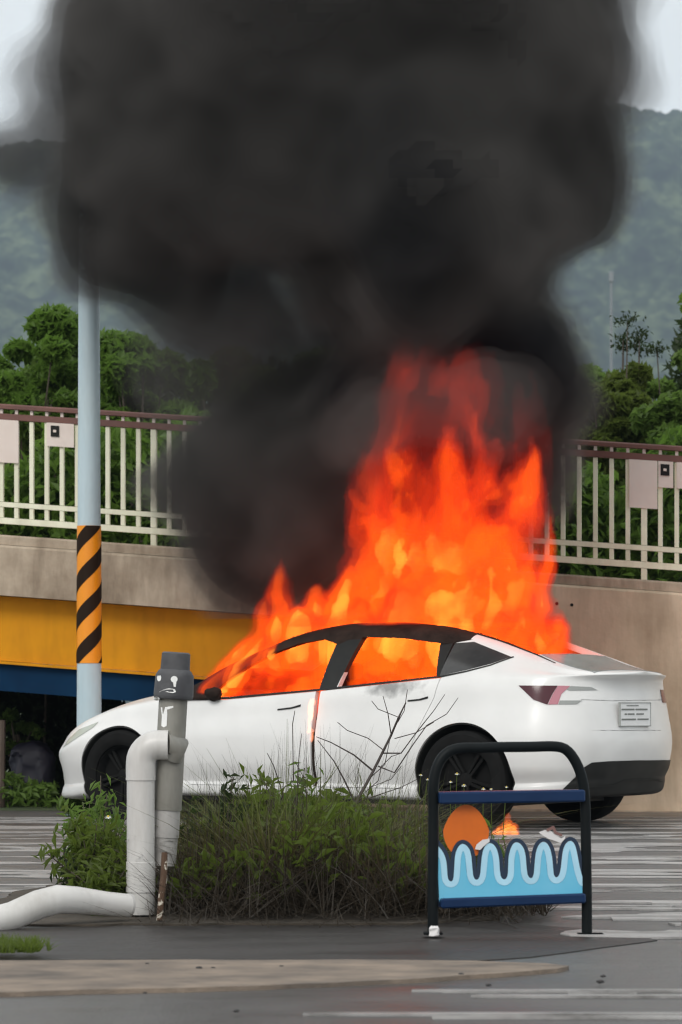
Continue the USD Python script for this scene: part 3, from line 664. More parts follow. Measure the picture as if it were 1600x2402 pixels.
# ------------------------------------------------------------------ level sets: smoke and flames as nested bodies of thin gas
TETS = np.array([[0, 5, 1, 6], [0, 1, 2, 6], [0, 2, 3, 6], [0, 3, 7, 6], [0, 7, 4, 6], [0, 4, 5, 6]])
CORN = np.array([[0, 0, 0], [1, 0, 0], [1, 1, 0], [0, 1, 0], [0, 0, 1], [1, 0, 1], [1, 1, 1], [0, 1, 1]])
def level_set(field, org, h, level):
    """A closed triangle mesh round field > level (marching tetrahedra)."""
    Fd = np.pad(field, 1, constant_values=-9.0); org = np.asarray(org) - h
    nx, ny, nz = Fd.shape; flat = Fd.ravel(); inside = flat > level
    ids = np.arange(nx * ny * nz).reshape(nx, ny, nz)
    base = ids[:-1, :-1, :-1].ravel()
    co = CORN @ np.array([ny * nz, nz, 1])
    cnt = sum(inside[base + c].astype(int) for c in co); base = base[(cnt > 0) & (cnt < 8)]
    E, S = [], []
    for t in TETS:
        v = base[:, None] + co[t][None]; ins = inside[v]; n = ins.sum(1)
        for flip in (False, True):
            w = ~ins if flip else ins
            k = w.sum(1)
            sel = k == 1
            if sel.any():
                vv, ww = v[sel], w[sel]; a = np.argmax(ww, 1); o = np.array([[1, 2, 3], [0, 2, 3], [0, 1, 3], [0, 1, 2]])[a]; r = np.arange(len(vv))
                E.append(np.stack([np.stack([vv[r, a], vv[r, o[:, q]]], 1) for q in range(3)], 1)); S.append(np.stack([vv[r, a], np.full(len(r), 1 if flip else 0)], 1))
        sel = n == 2
        if sel.any():
            vv, ww = v[sel], ins[sel]; order = np.argsort(~ww, axis=1, kind='stable'); q = np.take_along_axis(vv, order, 1); a, b, c, d = q.T
            ac, ad, bd, bc = (np.stack(p, 1) for p in ((a, c), (a, d), (b, d), (b, c)))
            z = np.stack([a, np.zeros(len(a), int)], 1)
            E += [np.stack([ac, ad, bd], 1), np.stack([ac, bd, bc], 1)]; S += [z, z]
    E, S = np.concatenate(E), np.concatenate(S)
    e = np.sort(E.reshape(-1, 2), 1); key = e[:, 0].astype(np.int64) * len(flat) + e[:, 1]
    uk, first, inv = np.unique(key, return_index=True, return_inverse=True); p, q = e[first].T
    pos = lambda i: np.stack(np.unravel_index(i, Fd.shape), 1).astype(float)
    t = np.clip((level - flat[p]) / (flat[q] - flat[p] + 1e-12), .02, .98)[:, None]
    V = (pos(p) * (1 - t) + pos(q) * t) * h + org
    T = inv.reshape(-1, 3)
    ref = pos(S[:, 0]) * h + org
    nr = np.cross(V[T[:, 1]] - V[T[:, 0]], V[T[:, 2]] - V[T[:, 0]]); out = ((V[T].mean(1) - ref) * nr).sum(1) * np.where(S[:, 1] == 1, -1, 1)
    T[out < 0] = T[out < 0][:, ::-1]
    return V, T
def grid(lo, hi, h):
    ax = [np.arange(a, b, h) for a, b in zip(lo, hi)]
    return np.stack(np.meshgrid(*ax, indexing='ij'), -1)

# smoke: billows (column, row, depth, radius in pixels of the photograph, weight)
PUFF = [(950, -260, 21.3, 560, 1.2), (640, 20, 21.3, 480, 1.1), (1080, 110, 21.0, 380, 1.2), (390, 120, 21.4, 260, 1.1), (300, 330, 21.3, 190, 1.1), (290, 560, 21.3, 150, .75), (440, 420, 21.2, 255, 1.1), (740, 340, 21.0, 310, 1.1),
        (1010, 430, 20.9, 360, 1.3), (1265, 200, 21.2, 220, 1.1), (1330, 400, 21.3, 165, 1.1), (1370, 520, 21.3, 85, 1.0), (1080, 620, 21.4, 260, 1.3), (1190, 800, 21.6, 190, 1.2), (1060, 860, 21.9, 270, 1.1), (1225, 960, 21.5, 150, 1.1),
        (1262, 1130, 21.7, 80, 1.0), (1130, 1120, 21.9, 200, 1.1), (680, 990, 21.8, 190, .42), (700, 1130, 21.8, 240, 1.2), (560, 1190, 21.9, 185, 1.2), (510, 1090, 21.9, 115, .75), (520, 1290, 21.9, 120, 1.), (660, 1310, 21.9, 120, 1.),
        (850, 1020, 21.8, 230, 1.2), (640, 700, 21.6, 230, .26), (500, 800, 21.6, 200, .24), (85, 385, 21.5, 140, .42), (10, 370, 21.5, 90, .3), (195, 480, 21.3, 130, 1.0), (140, 210, 21.6, 140, .28), (215, 600, 21.4, 100, .8), (370, 650, 21.4, 140, .6),
        (1420, 180, 21.4, 130, .35), (900, 720, 21.2, 200, 1.0), (230, 60, 21.4, 130, .8), (1000, 1330, 22.1, 260, .9), (985, 880, 20.3, 130, .12), (1130, 930, 20.3, 140, .14), (880, 980, 20.4, 110, .3), (430, 730, 21.4, 130, .35)]
hs = .062
Gs = grid((-2.9, 19.6, 1.5), (2.6, 23.4, 7.6), hs)
def warp(G, a, s, seed):
    return G + a * np.stack([meshkit.fbm(G / s + k * 17.3, 3, seed + k) - .5 for k in range(3)], -1)
Gw = warp(warp(warp(Gs, .62, .95, 20), .42, .34, 40), .16, .13, 50)
fs_ = np.zeros(Gs.shape[:3])
for u, v, Y, r, w in PUFF:
    c = at(u, v, Y); R = 1.22 * r / F * Y
    d2 = (((Gw - c) * [1, .9, 1]) ** 2).sum(-1) / R ** 2
    fs_ += w * np.clip(1 - d2, 0, 1) ** 2
bil = 1 - np.abs(2 * meshkit.fbm(Gw / .48, 3, 61) - 1)
fs_ *= .26 + 1.05 * bil ** 1.4 + .25 * meshkit.fbm(Gw / .2, 2, 67)
# nothing burns through the bridge: the gas stays in front of it and above the cabin
sb = (Gs[..., 1] - (BO[1] + BD[1] / BD[0] * (Gs[..., 0] - BO[0])))
fs_ = np.where(sb > .62, 0, fs_)
smoke = thing('smoke', 'thick black and grey smoke billowing up from the burning car', 'smoke', kind='stuff')
from scipy.ndimage import gaussian_filter
for k, (lv, dens, col, blur) in enumerate([(.025, .26, .27, .7), (.065, .50, .22, .7), (.15, 1.0, .165, .8), (.30, 1.8, .10, 1.0), (.66, 4.0, .060, 1.8)]):
    c = (col, col * .96, col * .935)
    fog(f'smoke_gas_{k}', c, dens)
    part('smoke_layer', level_set(gaussian_filter(fs_, blur), (-2.9, 19.6, 1.5), hs, lv), M[f'smoke_gas_{k}'], smoke, kind='stuff')

# the sooty core, darker than the rest
CORE = [(930, 360, 20.4, 165, 1.2), (970, 520, 20.3, 165, 1.3), (900, 250, 20.7, 120, .9), (1030, 640, 20.6, 110, .9), (720, 210, 20.6, 140, .7), (760, 60, 20.6, 150, .8), (860, 430, 20.6, 110, .8), (1140, 790, 21.1, 150, 1.0), (1235, 900, 21.3, 120, .9), (1010, 760, 21.2, 130, .9), (870, 900, 21.3, 130, .7)]
fk = np.zeros(Gs.shape[:3])
for u, v, Y, r, w in CORE:
    fk += w * np.clip(1 - (((Gw - at(u, v, Y)) * [1, .8, 1]) ** 2).sum(-1) / (1.25 * r / F * Y) ** 2, 0, 1) ** 2
fk *= .5 + .8 * bil
for k, (lv, dens) in enumerate([(.08, 1.2), (.30, 2.6)]):
    fog(f'soot_gas_{k}', (.024, .026, .034), dens); part('smoke_core', level_set(gaussian_filter(fk, 1.2), (-2.9, 19.6, 1.5), hs, lv), M[f'soot_gas_{k}'], smoke, kind='stuff')

# flames: tongues (base column and row, tip column and row, half width in pixels, depth shift, heat)
TONG = [(1080, 1560, 1060, 1090, 205, .0, 1.), (990, 1520, 950, 1000, 95, .05, .85), (1190, 1250, 1185, 980, 55, .1, .55), (505, 1632, 585, 1535, 36, -.74, 1.3), (545, 1600, 620, 1490, 36, -.72, 1.3), (640, 1535, 715, 1435, 26, -.66, 1.1), (470, 1642, 535, 1575, 22, -.74, 1.0), (600, 1560, 660, 1470, 30, -.70, .9), (925, 1330, 985, 730, 52, .0, .80), (1190, 1540, 1215, 1080, 105, .0, .95), (1150, 1330, 1085, 860, 62, .0, .66), (1262, 1540, 1275, 1210, 46, -.1, 1.),
        (1285, 1545, 1335, 1465, 32, -.2, .9), (900, 1500, 850, 1060, 110, .1, .85), (800, 1490, 800, 1330, 62, -.1, 1.), (650, 1540, 672, 1325, 52, -.1, 1.), (735, 1510, 745, 1375, 55, 0, 1.), (600, 1580, 634, 1410, 48, -.1, 1.1),
        (545, 1620, 600, 1480, 42, -.1, 1.), (492, 1640, 585, 1500, 34, -.2, 1.), (935, 1500, 945, 1370, 80, -.2, 1.6), (1040, 1520, 1050, 1400, 90, -.2, 1.35), (1150, 1530, 1160, 1350, 90, -.2, 1.3), (700, 1530, 705, 1420, 70, -.2, 1.5), (640, 1560, 650, 1440, 45, -.25, 1.5),
        (850, 1500, 850, 1400, 70, -.25, 1.15), (1220, 1540, 1235, 1300, 60, -.2, 1.05)]
hf = .032
flo, fhi = (-1.15, 19.3, .75), (1.95, 22.2, 3.75)
Gf_ = grid(flo, fhi, hf)
rise = np.clip((Gf_[..., 2] - 1.2) / 1.2, .15, 1.2)[..., None]
st = np.array([1, 1, .42])
W1 = np.stack([meshkit.fbm(Gf_ * st / .42 + k * 9.1, 3, 70 + k) - .5 for k in range(3)], -1)
W2 = np.stack([meshkit.fbm(Gf_ * st / .13 + k * 5.7, 3, 80 + k) - .5 for k in range(3)], -1)
Gq = Gf_ + rise * (W1 * [.42, .3, .5] + W2 * [.14, .12, .3])
ff = np.zeros(Gf_.shape[:3]) - .4
def cabin_x(u, v):
    """Depth of the car's middle line below column u."""
    k = (u - 800) / F; t = (k * CO[1] - CO[0]) / (CF[0] - k * CF[1]); return CO[1] + CF[1] * t
for u0, v0, u1, v1, w, dy, heat in TONG:
    Yc = cabin_x((u0 * 2 + u1) / 3, v0) + dy * 1.2
    a, b = at(u0, v0, Yc), at(u1, v1, Yc + .1); ab = b - a; L2 = ab @ ab
    t = np.clip(((Gq - a) @ ab) / L2, 0, 1)
    d = np.linalg.norm((Gq - (a + t[..., None] * ab)) * [1, .85, 1], axis=-1)
    R = 1.15 * w / F * Yc * np.clip(1.02 - t, .02, 1) ** .46
    ff = np.maximum(ff, heat * (1 - d / R) * (1.05 - .35 * t))
# inside the cabin, between the burnt out windows
def car_local(G):
    q = G[..., :2] - CO; return np.stack([q @ CF, q @ CL, G[..., 2]], -1)
Lc = car_local(Gf_)
cab = np.minimum.reduce([(Lc[..., 0] + .30) / .25, (2.15 - .9 * np.clip(Lc[..., 2] - .9, 0, 1) - Lc[..., 0]) / .25, (.66 - np.abs(Lc[..., 1])) / .2, (Lc[..., 2] - .80) / .12, (1.50 - Lc[..., 2]) / .15])
ff = np.maximum(ff, np.clip(cab, -1, 1) * (.25 + .9 * (meshkit.fbm(Gf_ * [1, 1, .7] / .3, 3, 91) - .28)))
ff += (1.7 * (meshkit.fbm(Gq * [1, 1, .66] / .26, 4, 95) - .53) + .75 * (meshkit.fbm(Gq * [1, 1, .7] / .09, 2, 99) - .5)) * np.clip(ff + .5, 0, 1)
ff -= np.clip((Gf_[..., 2] - 1.9) / 1.7, 0, 1) * .30 * (ff > 0)
ff -= np.clip((Gf_[..., 0] - 1.58) / .22, 0, 1) * 1.2
# flames leave the painted body alone: below the belt and outside the cabin there are none
low = (Gf_[..., 2] < 1.10) & (np.abs(Lc[..., 1]) > .74) & ~((Lc[..., 0] > 1.66) & (Gf_[..., 2] > .925) & (np.abs(Lc[..., 1]) < .90) & (Gf_[..., 2] - .925 > (2.14 - Lc[..., 0]) * .22))
low |= (Gf_[..., 2] < 1.42) & (Lc[..., 1] > .50) & (Lc[..., 0] < 1.70) & (Lc[..., 0] > -.5)
ff = np.where(low, -.4, ff)
RED = [(890, 1150, 990, 700, 50, 1.45), (880, 1200, 930, 900, 55, 1.1), (1130, 1150, 1085, 830, 50, 1.1), (1060, 1150, 1080, 820, 150, .36), (870, 1280, 845, 1030, 60, .7), (1210, 1200, 1200, 920, 80, .45), (960, 1150, 1000, 760, 120, .36)]
fr = np.zeros(Gf_.shape[:3]) - .4
for u0, v0, u1, v1, w, heat in RED:
    Yc = cabin_x((u0 + u1) / 2, v0); a, b = at(u0, v0, Yc), at(u1, v1, Yc + .05); ab = b - a
    t = np.clip(((Gq - a) @ ab) / (ab @ ab), 0, 1); d = np.linalg.norm((Gq - (a + t[..., None] * ab)) * [1, .85, 1], axis=-1)
    fr = np.maximum(fr, heat * (1 - d / (1.15 * w / F * Yc * np.clip(1.02 - t, .02, 1) ** .5)))
fr += (1.2 * (meshkit.fbm(Gq * [1, 1, .5] / .26, 4, 195) - .5)) * np.clip(fr + .5, 0, 1)
flames = thing('flames', 'orange flames rising from the open roof and cabin of the white car', 'fire', kind='stuff')
FLAME_GAIN = 1.0
for k, (lv, col, s, sg_) in enumerate([(.02, (1, .030, .006), .8, 1.3), (.16, (1, .062, .003), 2.4, 2.2), (.38, (1, .118, .004), 6.0, 3.2), (.80, (1, .40, .045), 13., 5.)]):
    fog(f'flame_gas_{k}', (.02, .02, .02), sg_, col, s * FLAME_GAIN)
    part('flame', level_set(ff, flo, hf, lv), M[f'flame_gas_{k}'], flames, kind='stuff')

for k, (lv, col, s, sg_) in enumerate([(.05, (1, .030, .012), .15, .5), (.34, (1, .050, .012), 1.05, 1.0)]):
    fog(f'red_flame_gas_{k}', (.02, .02, .02), sg_, col, s * FLAME_GAIN)
    part('flame', level_set(np.where(low, -.4, fr), flo, hf, lv), M[f'red_flame_gas_{k}'], flames, kind='stuff')

# a small fire on the road under the rear wheel
gp = at(1187, 1925, 19.0)
Gg = grid((gp[0] - .2, gp[1] - .15, 0.0), (gp[0] + .2, gp[1] + .15, .2), .012)
Wg = Gg + .09 * np.stack([meshkit.fbm(Gg * [1, 1, .5] / .07 + k * 3.3, 3, 110 + k) - .5 for k in range(3)], -1)
fg = np.full(Wg.shape[:3], -.5)
for dx, dz, wr, hh in ((.0, .0, .05, .13), (-.055, .0, .04, .07), (.045, .0, .04, .09), (-.1, .0, .03, .04)):
    q = (Wg - [gp[0] + dx, gp[1], dz]) / [wr, wr, hh]; q[..., 0] -= .5 * q[..., 2]; fg = np.maximum(fg, 1 - np.linalg.norm(q, axis=-1))
fg += 1.1 * (meshkit.fbm(Wg / .035, 3, 120) - .55) * np.clip(fg + .4, 0, 1)
# little flames licking out of the gap between the doors
so = world(1.205, .955, .73)
Gd = grid(so - [.09, .05, .19], so + [.09, .05, .19], .008)
Wd = Gd + .05 * np.stack([meshkit.fbm(Gd * [1, 1, .5] / .04 + k * 3.3, 3, 140 + k) - .5 for k in range(3)], -1)
fd = np.full(Wd.shape[:3], -.5)
for dx, dz, wr, hh in ((.0, .08, .016, .09), (-.012, -.03, .014, .07), (.008, -.10, .012, .05), (.02, .13, .02, .03)):
    q = (Wd - (so + [dx, 0, dz])) / [wr, .018, hh]; fd = np.maximum(fd, 1 - np.linalg.norm(q, axis=-1))
fd += .9 * (meshkit.fbm(Wd / .022, 3, 150) - .52) * np.clip(fd + .4, 0, 1)
fog('seam_flame_gas', (.02, .02, .02), 2., (1, .30, .12), 26.)
part('flame', level_set(fd, Gd[0, 0, 0], .008, .03), M['seam_flame_gas'], flames, kind='stuff')
gf = thing('ground_fire', 'small orange flame on the ground below the rear of the car', 'fire', kind='stuff')
for k, (lv, col, s) in enumerate([(.02, (1, .14, .012), 8.), (.25, (1, .36, .05), 14.)]):
    fog(f'ground_flame_gas_{k}', (.02, .02, .02), .4, col, s * FLAME_GAIN)
    part('flame', level_set(fg, Gg[0, 0, 0], .012, lv), M[f'ground_flame_gas_{k}'], gf, kind='stuff')

# ------------------------------------------------------------------ pipes
py = 11.55
def px(u, v, Y=py): return at(u, v, Y)
ROW = px(330, 0)[0]
sp = thing('standpipe', 'white plastic pipe with an elbow into a taller grey capped pipe', 'pipe', (px(330, 0)[0], py, 0))
o = np.array([px(330, 0)[0], py, 0])
rw = .0555
zz = lambda v, Y=py: H + (HV - v) / F * Y
el = [(0, zz(1830)), (0, zz(1790))] + [(.072 - .072 * math.cos(a), zz(1790) + .072 * math.sin(a)) for a in np.linspace(.2, math.pi / 2, 8)] + [(.11, zz(1790) + .072)]
part('upright', tube([(0, 0, .02), (0, 0, zz(1795))], rw, 28), M['pvc_white'], sp, smooth=40)
part('coupling', lathe([(rw - .004, zz(2092)), (rw + .003, zz(2092)), (rw + .003, zz(2022)), (rw - .004, zz(2020))], sides=32), M['pvc_white'], sp, smooth=40)
part('elbow', tube([(x, 0, z) for x, z in el], [rw + .0035] * 2 + [rw + .0035] * (len(el) - 2), 28), M['pvc_white'], sp, smooth=40)
gx = lambda v: (px(0, v)[0] * 0 + (np.interp(v, [1530, 1640, 1930, 2150], [411, 404, 388, 374]) - 330) / F * (py + .06))
GY = .03
gp_ = lambda v: (gx(v), GY + .03, zz(v, py + .06))
part('upright', tube([gp_(1900), gp_(1800), gp_(1700), gp_(1630)], .0575, 28), M['pvc_grey'], sp, smooth=40, label='tall grey pipe leaning behind the white one')
part('sleeve', tube([gp_(2030), gp_(1965), gp_(1963)], [.048, .050, .050], 28), M['pvc_pale_grey'], sp, smooth=40)
part('sleeve', tube([gp_(1964), gp_(1897)], .0535, 28), M['pvc_pale_grey'], sp, smooth=40)
part('tee', tube([(.105, .0, zz(1790) + .072), (.14, .012, zz(1790) + .07), (gx(1760), .03, zz(1770))], [.047, .052, .055], 24), M['pvc_grey'], sp, smooth=40)
cp = np.array(gp_(1640)); cq = np.array(gp_(1530)); ax_ = (cq - cp) / np.linalg.norm(cq - cp); LL = np.linalg.norm(cq - cp)
capp = part('cap', tube([cp + ax_ * LL * t for t in (0, .03, .10, .50, .60, .63, .97, 1.0)], [.074, .0785, .080, .077, .066, .059, .057, .050], 32), M['cap_grey'], sp, smooth=40, label='dark grey cap daubed with white paint like a sad face')
def daub(pts_px, name='daub', par=None):
    """A thin splash of white paint on the front of the cap."""
    v3 = []
    for (u, v) in pts_px:
        c = np.array(gp_(v)); xo = (u / 1.0 - 330) / F * py - c[0]
        tt = np.clip(((c - cp) @ ax_) / LL, 0, 1); R = np.interp(tt, [0, .03, .10, .50, .60, .63, .97, 1.0], [.074, .0785, .080, .077, .066, .059, .057, .050]) if v < 1642 else .0575
        yo = -math.sqrt(max(R * R - xo * xo, 1e-6)) - .0018
        v3.append((c[0] + xo, c[1] + yo, c[2]))
    v3 = np.array(v3); c = v3.mean(0) + [0, -.0006, 0]; n = len(v3)
    v3 = np.vstack([v3, c]); f = np.array([[i, (i + 1) % n, n] for i in range(n)])
    nn = np.cross(v3[f[:, 1]] - v3[f[:, 0]], v3[f[:, 2]] - v3[f[:, 0]])
    if nn[:, 1].mean() > 0: f = f[:, ::-1]
    back = v3 + [0, .0012, 0]
    sidef = [[i, (i + 1) % n, n + 1 + (i + 1) % n] for i in range(n)] + [[i, n + 1 + (i + 1) % n, n + 1 + i] for i in range(n)]
    return np.vstack([v3, back]), np.vstack([f, np.array(sidef)])
R1 = lambda X, Yp: (100 + X / 2.6133, 1430 + Yp / 2.6133)
blob = lambda cx, cy, rx, ry: [R1(cx + rx * math.cos(a), cy + ry * math.sin(a)) for a in np.linspace(0, 2 * math.pi, 14, endpoint=False)]
for pts in (blob(713, 420, 14, 20), blob(808, 428, 21, 20), [R1(800, 440), R1(822, 440), R1(818, 475), R1(806, 474)], [R1(712, 506), R1(740, 492), R1(775, 482), R1(812, 488), R1(820, 505), R1(800, 512), R1(760, 505)], blob(695, 546, 22, 12)):
    part('daub', daub(pts), M['white_daub'], capp)
part('drip', daub([R1(722, 600), R1(762, 596), R1(764, 640), R1(760, 712), R1(742, 722), R1(726, 712), R1(730, 650)]), M['white_daub'], sp)
part('drip', daub([R1(758, 597), R1(800, 590), R1(802, 600), R1(770, 612), R1(758, 612)]), M['white_daub'], sp)

pp = [px(-120, 2178, 10.9), px(-40, 2166, 10.95), px(30, 2148, 11.0), px(90, 2122, 11.05), px(135, 2110, 11.1), px(180, 2112, 11.15), px(250, 2120, 11.25), px(300, 2124, 11.3)]
bp_ = alone('lying_pipe', tube(pp, [.050, .052, .054, .056, .056, .053, .047, .045], 24), M['pvc_white'], 'white bent plastic pipe lying on the ground at the far left', 'pipe', smooth=40)
part('open_end', lathe([(.030, 0), (.046, 0), (.046, .01), (.030, .01)]).apply_transform(trimesh.geometry.align_vectors([0, 0, 1], pp[-1] - pp[-2])).apply_translation(pp[-1]), M['pvc_pale_grey'], bp_)
stk = [px(386, 2000, 11.3), px(384, 2060, 11.28), px(378, 2110, 11.26), px(374, 2160, 11.24)]
alone('rusty_stake', tube(stk, [.012, .014, .013, .012], 8), M['rust'], 'thin rusty stake with peeling paint at the foot of the grey pipe', 'stake')

# ------------------------------------------------------------------ the painted barrier
by = 10.60
bt = thing('street_barrier', 'black tube frame barrier with an orange sun and blue waves panel', 'barrier')
Rb = lambda X, Yp, Y=by: at(980 + X / 3.5636, 1720 + Yp / 3.5636, Y)
BYs = lambda X: by + (X - 130) / 1280 * .12          # its right leg stands a little further away
B3 = lambda X, Yp: Rb(X, Yp, BYs(X))
corner = [(128, 1690), (128, 1100), (130, 560), (133, 420), (150, 320), (190, 225), (250, 160), (330, 128), (450, 122), (700, 116), (1000, 112), (1160, 112), (1225, 128), (1290, 190), (1345, 290), (1378, 400), (1395, 520), (1405, 800), (1412, 1300), (1414, 1690)]
CR = np.array([B3(*c) for c in corner])
from scipy.interpolate import CubicSpline
dcum = np.concatenate([[0], np.cumsum(np.linalg.norm(np.diff(CR, axis=0), axis=1))]); cs = CubicSpline(dcum, CR); CRs = cs(np.linspace(0, dcum[-1], 110))
CRs[0][2] = .012; CRs[-1][2] = .0
part('frame', tube(CRs, .0195, 20), M['frame_paint'], bt, smooth=50, label='bent black tube frame')
def plank(a, b, hgt, dep, mat, name, label=None):
    a, b = np.array(a), np.array(b); c = (a + b) / 2; L = np.linalg.norm(b - a); d = (b - a) / L
    R = np.eye(4); R[:3, 0] = d; R[:3, 1] = np.cross([0, 0, 1], d); R[:3, 1] /= np.linalg.norm(R[:3, 1]); R[:3, 2] = np.cross(R[:3, 0], R[:3, 1])
    m = box((0, 0, 0), (L, dep, hgt), .006, R); m.apply_translation(c); return part(name, m, mat, bt, label)
plank(B3(165, 540), B3(1380, 520), .044, .075, M['navy_paint'], 'crossbar', 'navy upper crossbar')
plank(B3(180, 1420), B3(1385, 1375), .036, .075, M['navy_paint'], 'crossbar', 'navy lower crossbar')
def cut(px_pts, lift, t, name, mat, holes=()):
    """A flat plate of the panel cut to an outline, standing in the plane of the barrier."""
    g = sg.Polygon(px_pts)
    if not g.is_valid: g = g.buffer(0)
    for hpts in holes: g = g.difference(sg.Polygon(hpts))
    out = []
    for gg in (g.geoms if hasattr(g, 'geoms') else [g]):
        if gg.area < 30: continue
        m = trimesh.creation.extrude_polygon(gg, 1.0, engine='earcut'); v = np.array(m.vertices)
        w = np.array([B3(x, y) for x, y, _ in v]); w[:, 1] += -lift + t * (v[:, 2] - 1) * -1 * 1.0
        mm = trimesh.Trimesh(w, m.faces, process=False); mm.fix_normals(); out.append((mm.vertices, mm.faces))
    return part(name, join(out), mat, bt)
crest = [(160, 930), (205, 985), (240, 1080), (250, 1200), (275, 1238), (300, 1200), (308, 1060), (330, 965), (375, 925), (425, 960), (450, 1050), (462, 1180), (490, 1225), (520, 1185), (532, 1060), (556, 955), (605, 918), (655, 960), (680, 1060), (690, 1180), (722, 1222), (752, 1180), (757, 1060), (780, 955), (825, 912), (880, 955), (905, 1060), (915, 1170), (945, 1212), (970, 1170), (980, 1050), (1003, 950), (1050, 908), (1098, 950), (1125, 1060), (1135, 1170), (1160, 1205), (1190, 1160), (1205, 1040), (1228, 940), (1275, 900), (1318, 950), (1345, 1080), (1372, 1190), (1392, 1230)]
cc = np.array(crest, float); tt = np.arange(len(cc)); csp = CubicSpline(tt, cc)
sm = csp(np.linspace(0, len(cc) - 1, 300))
line = sg.LineString([(120, 880)] + [tuple(p) for p in sm] + [(1440, 1250)])
sea = sg.Polygon([tuple(p) for p in sm] + [(1400, 1345), (1395, 1372), (180, 1408), (170, 1200)]).buffer(0)
frame_clip = sg.Polygon([(165, 500), (1395, 480), (1405, 1385), (170, 1425)])
def ring(g): return g.intersection(frame_clip)
outline = ring(line.buffer(34)).difference(sea.buffer(2))
pale = ring(sea.intersection(line.buffer(50)))
blue = ring(sea.difference(line.buffer(51)))
def cutg(g, lift, t, name, mat, label=None):
    gs = [q for q in (g.geoms if hasattr(g, 'geoms') else [g]) if q.area > 150]
    out = []
    for gg in gs:
        gg = gg.simplify(1.0)
        m = trimesh.creation.extrude_polygon(gg, 1.0, engine='earcut'); v = np.array(m.vertices)
        w = np.array([B3(x, y) for x, y, _ in v]); w[:, 1] += -lift - t * v[:, 2]
        mm = trimesh.Trimesh(w, m.faces, process=False)
        if mm.volume < 0: mm.invert()
        out.append((np.asarray(mm.vertices), np.asarray(mm.faces)))
    return tag(part(name, join(out), mat, bt), label)
sun_poly = sg.Polygon([(405 + 192 * math.cos(a) * (1 - .22 * max(0, -math.sin(a)) ** .8), 812 + (215 if math.sin(a) < 0 else 235) * math.sin(a)) for a in np.linspace(0, 2 * math.pi, 60, endpoint=False)])
cutg(ring(sun_poly).difference(sea.buffer(10)), -.004, .004, 'sun_disc', M['sun_orange'], 'orange sun disc')
cutg(outline, .0005, .005, 'wave_outline', M['wave_dark'], 'dark outline of the waves')
cutg(pale, .001, .0065, 'wave_crest', M['wave_pale'], 'pale edge of the waves')
cutg(blue, .001, .0055, 'wave_field', M['wave_blue'], 'sky blue body of the waves')
cutg(sg.Polygon([(478, 968), (490, 930), (540, 890), (600, 880), (600, 905), (555, 940), (520, 975)]), .007, .004, 'cloud_piece', M['gull_white'])
cutg(sg.Polygon([(1010, 828), (1060, 808), (1110, 815), (1150, 850), (1200, 880), (1232, 855), (1230, 880), (1195, 918), (1150, 900), (1090, 880), (1040, 850)]), .007, .004, 'gull', M['gull_white'], 'white seabird shape')
cutg(sg.LineString([(1085, 808), (1130, 785), (1150, 830), (1195, 850)]).buffer(12), .011, .003, 'gull', M['gull_brown'], 'brown wing of the seabird')
lf, rf = CRs[0], CRs[-1]
part('foot_plate', box((rf[0] + .012, rf[1], .005), (.10, .08, .008), .002), M['frame_paint'], bt)
part('foot_plate', box((lf[0], lf[1], .020), (.07, .07, .008), .002), M['frame_paint'], bt)
fb = box((0, 0, 0), (.036, .03, .038), .006); fb = fb.subdivide().subdivide(); fb.vertices += (meshkit.fbm(fb.vertices * 70, 3)[:, None] - .5) * .012; fb.apply_translation((lf[0] + .003, lf[1] - .045, .030))
alone('white_stone', fb, M['gull_white'], 'small white concrete lump at the left foot of the barrier', 'stone', smooth=40)

# ------------------------------------------------------------------ plants
def leaves(C, size, r, up=.6, aspect=.42, droop=.0, bend=.25):
    """Leaf blades (two bent halves each) at the points C."""
    n = len(C); d = r.normal(size=(n, 3)); d[:, 2] -= droop; d /= np.linalg.norm(d, axis=1, keepdims=True)
    nr = r.normal(size=(n, 3)) + [0, 0, up * 3]; s = np.cross(d, nr); s /= np.linalg.norm(s, axis=1, keepdims=True) + 1e-9; nn = np.cross(s, d)
    L = (size * r.uniform(.6, 1.3, n))[:, None]; W = L * aspect
    a = C - d * L / 2; b = C + d * L / 2 - nn * L * bend * .5; m = C + nn * L * bend * .3
    v = np.stack([a, m + s * W / 2, b, m - s * W / 2], 1).reshape(-1, 3); k = np.arange(n)[:, None] * 4
    return v, np.vstack([k + [0, 1, 2], k + [0, 2, 3]])
def crown(c, R, n, size, r, clumps=26, **kw):
    """Leaf clumps spread through an uneven crown."""
    q = r.normal(size=(clumps, 3)); q /= np.linalg.norm(q, axis=1, keepdims=True); q *= r.uniform(.35, 1.0, (clumps, 1)) ** .5; q[:, 2] = np.where(q[:, 2] < -.6, -.6, q[:, 2])
    cc = np.array(c) + q * R; rr = np.array(R).mean() * r.uniform(.16, .42, clumps)
    w = rr ** 2; idx = r.choice(clumps, n, p=w / w.sum()); p = r.normal(size=(n, 3)); p /= np.linalg.norm(p, axis=1, keepdims=True); p *= r.uniform(.3, 1, (n, 1)) ** .4
    return leaves(cc[idx] + p * rr[idx][:, None] * [1, 1, .72], size, r, **kw), cc
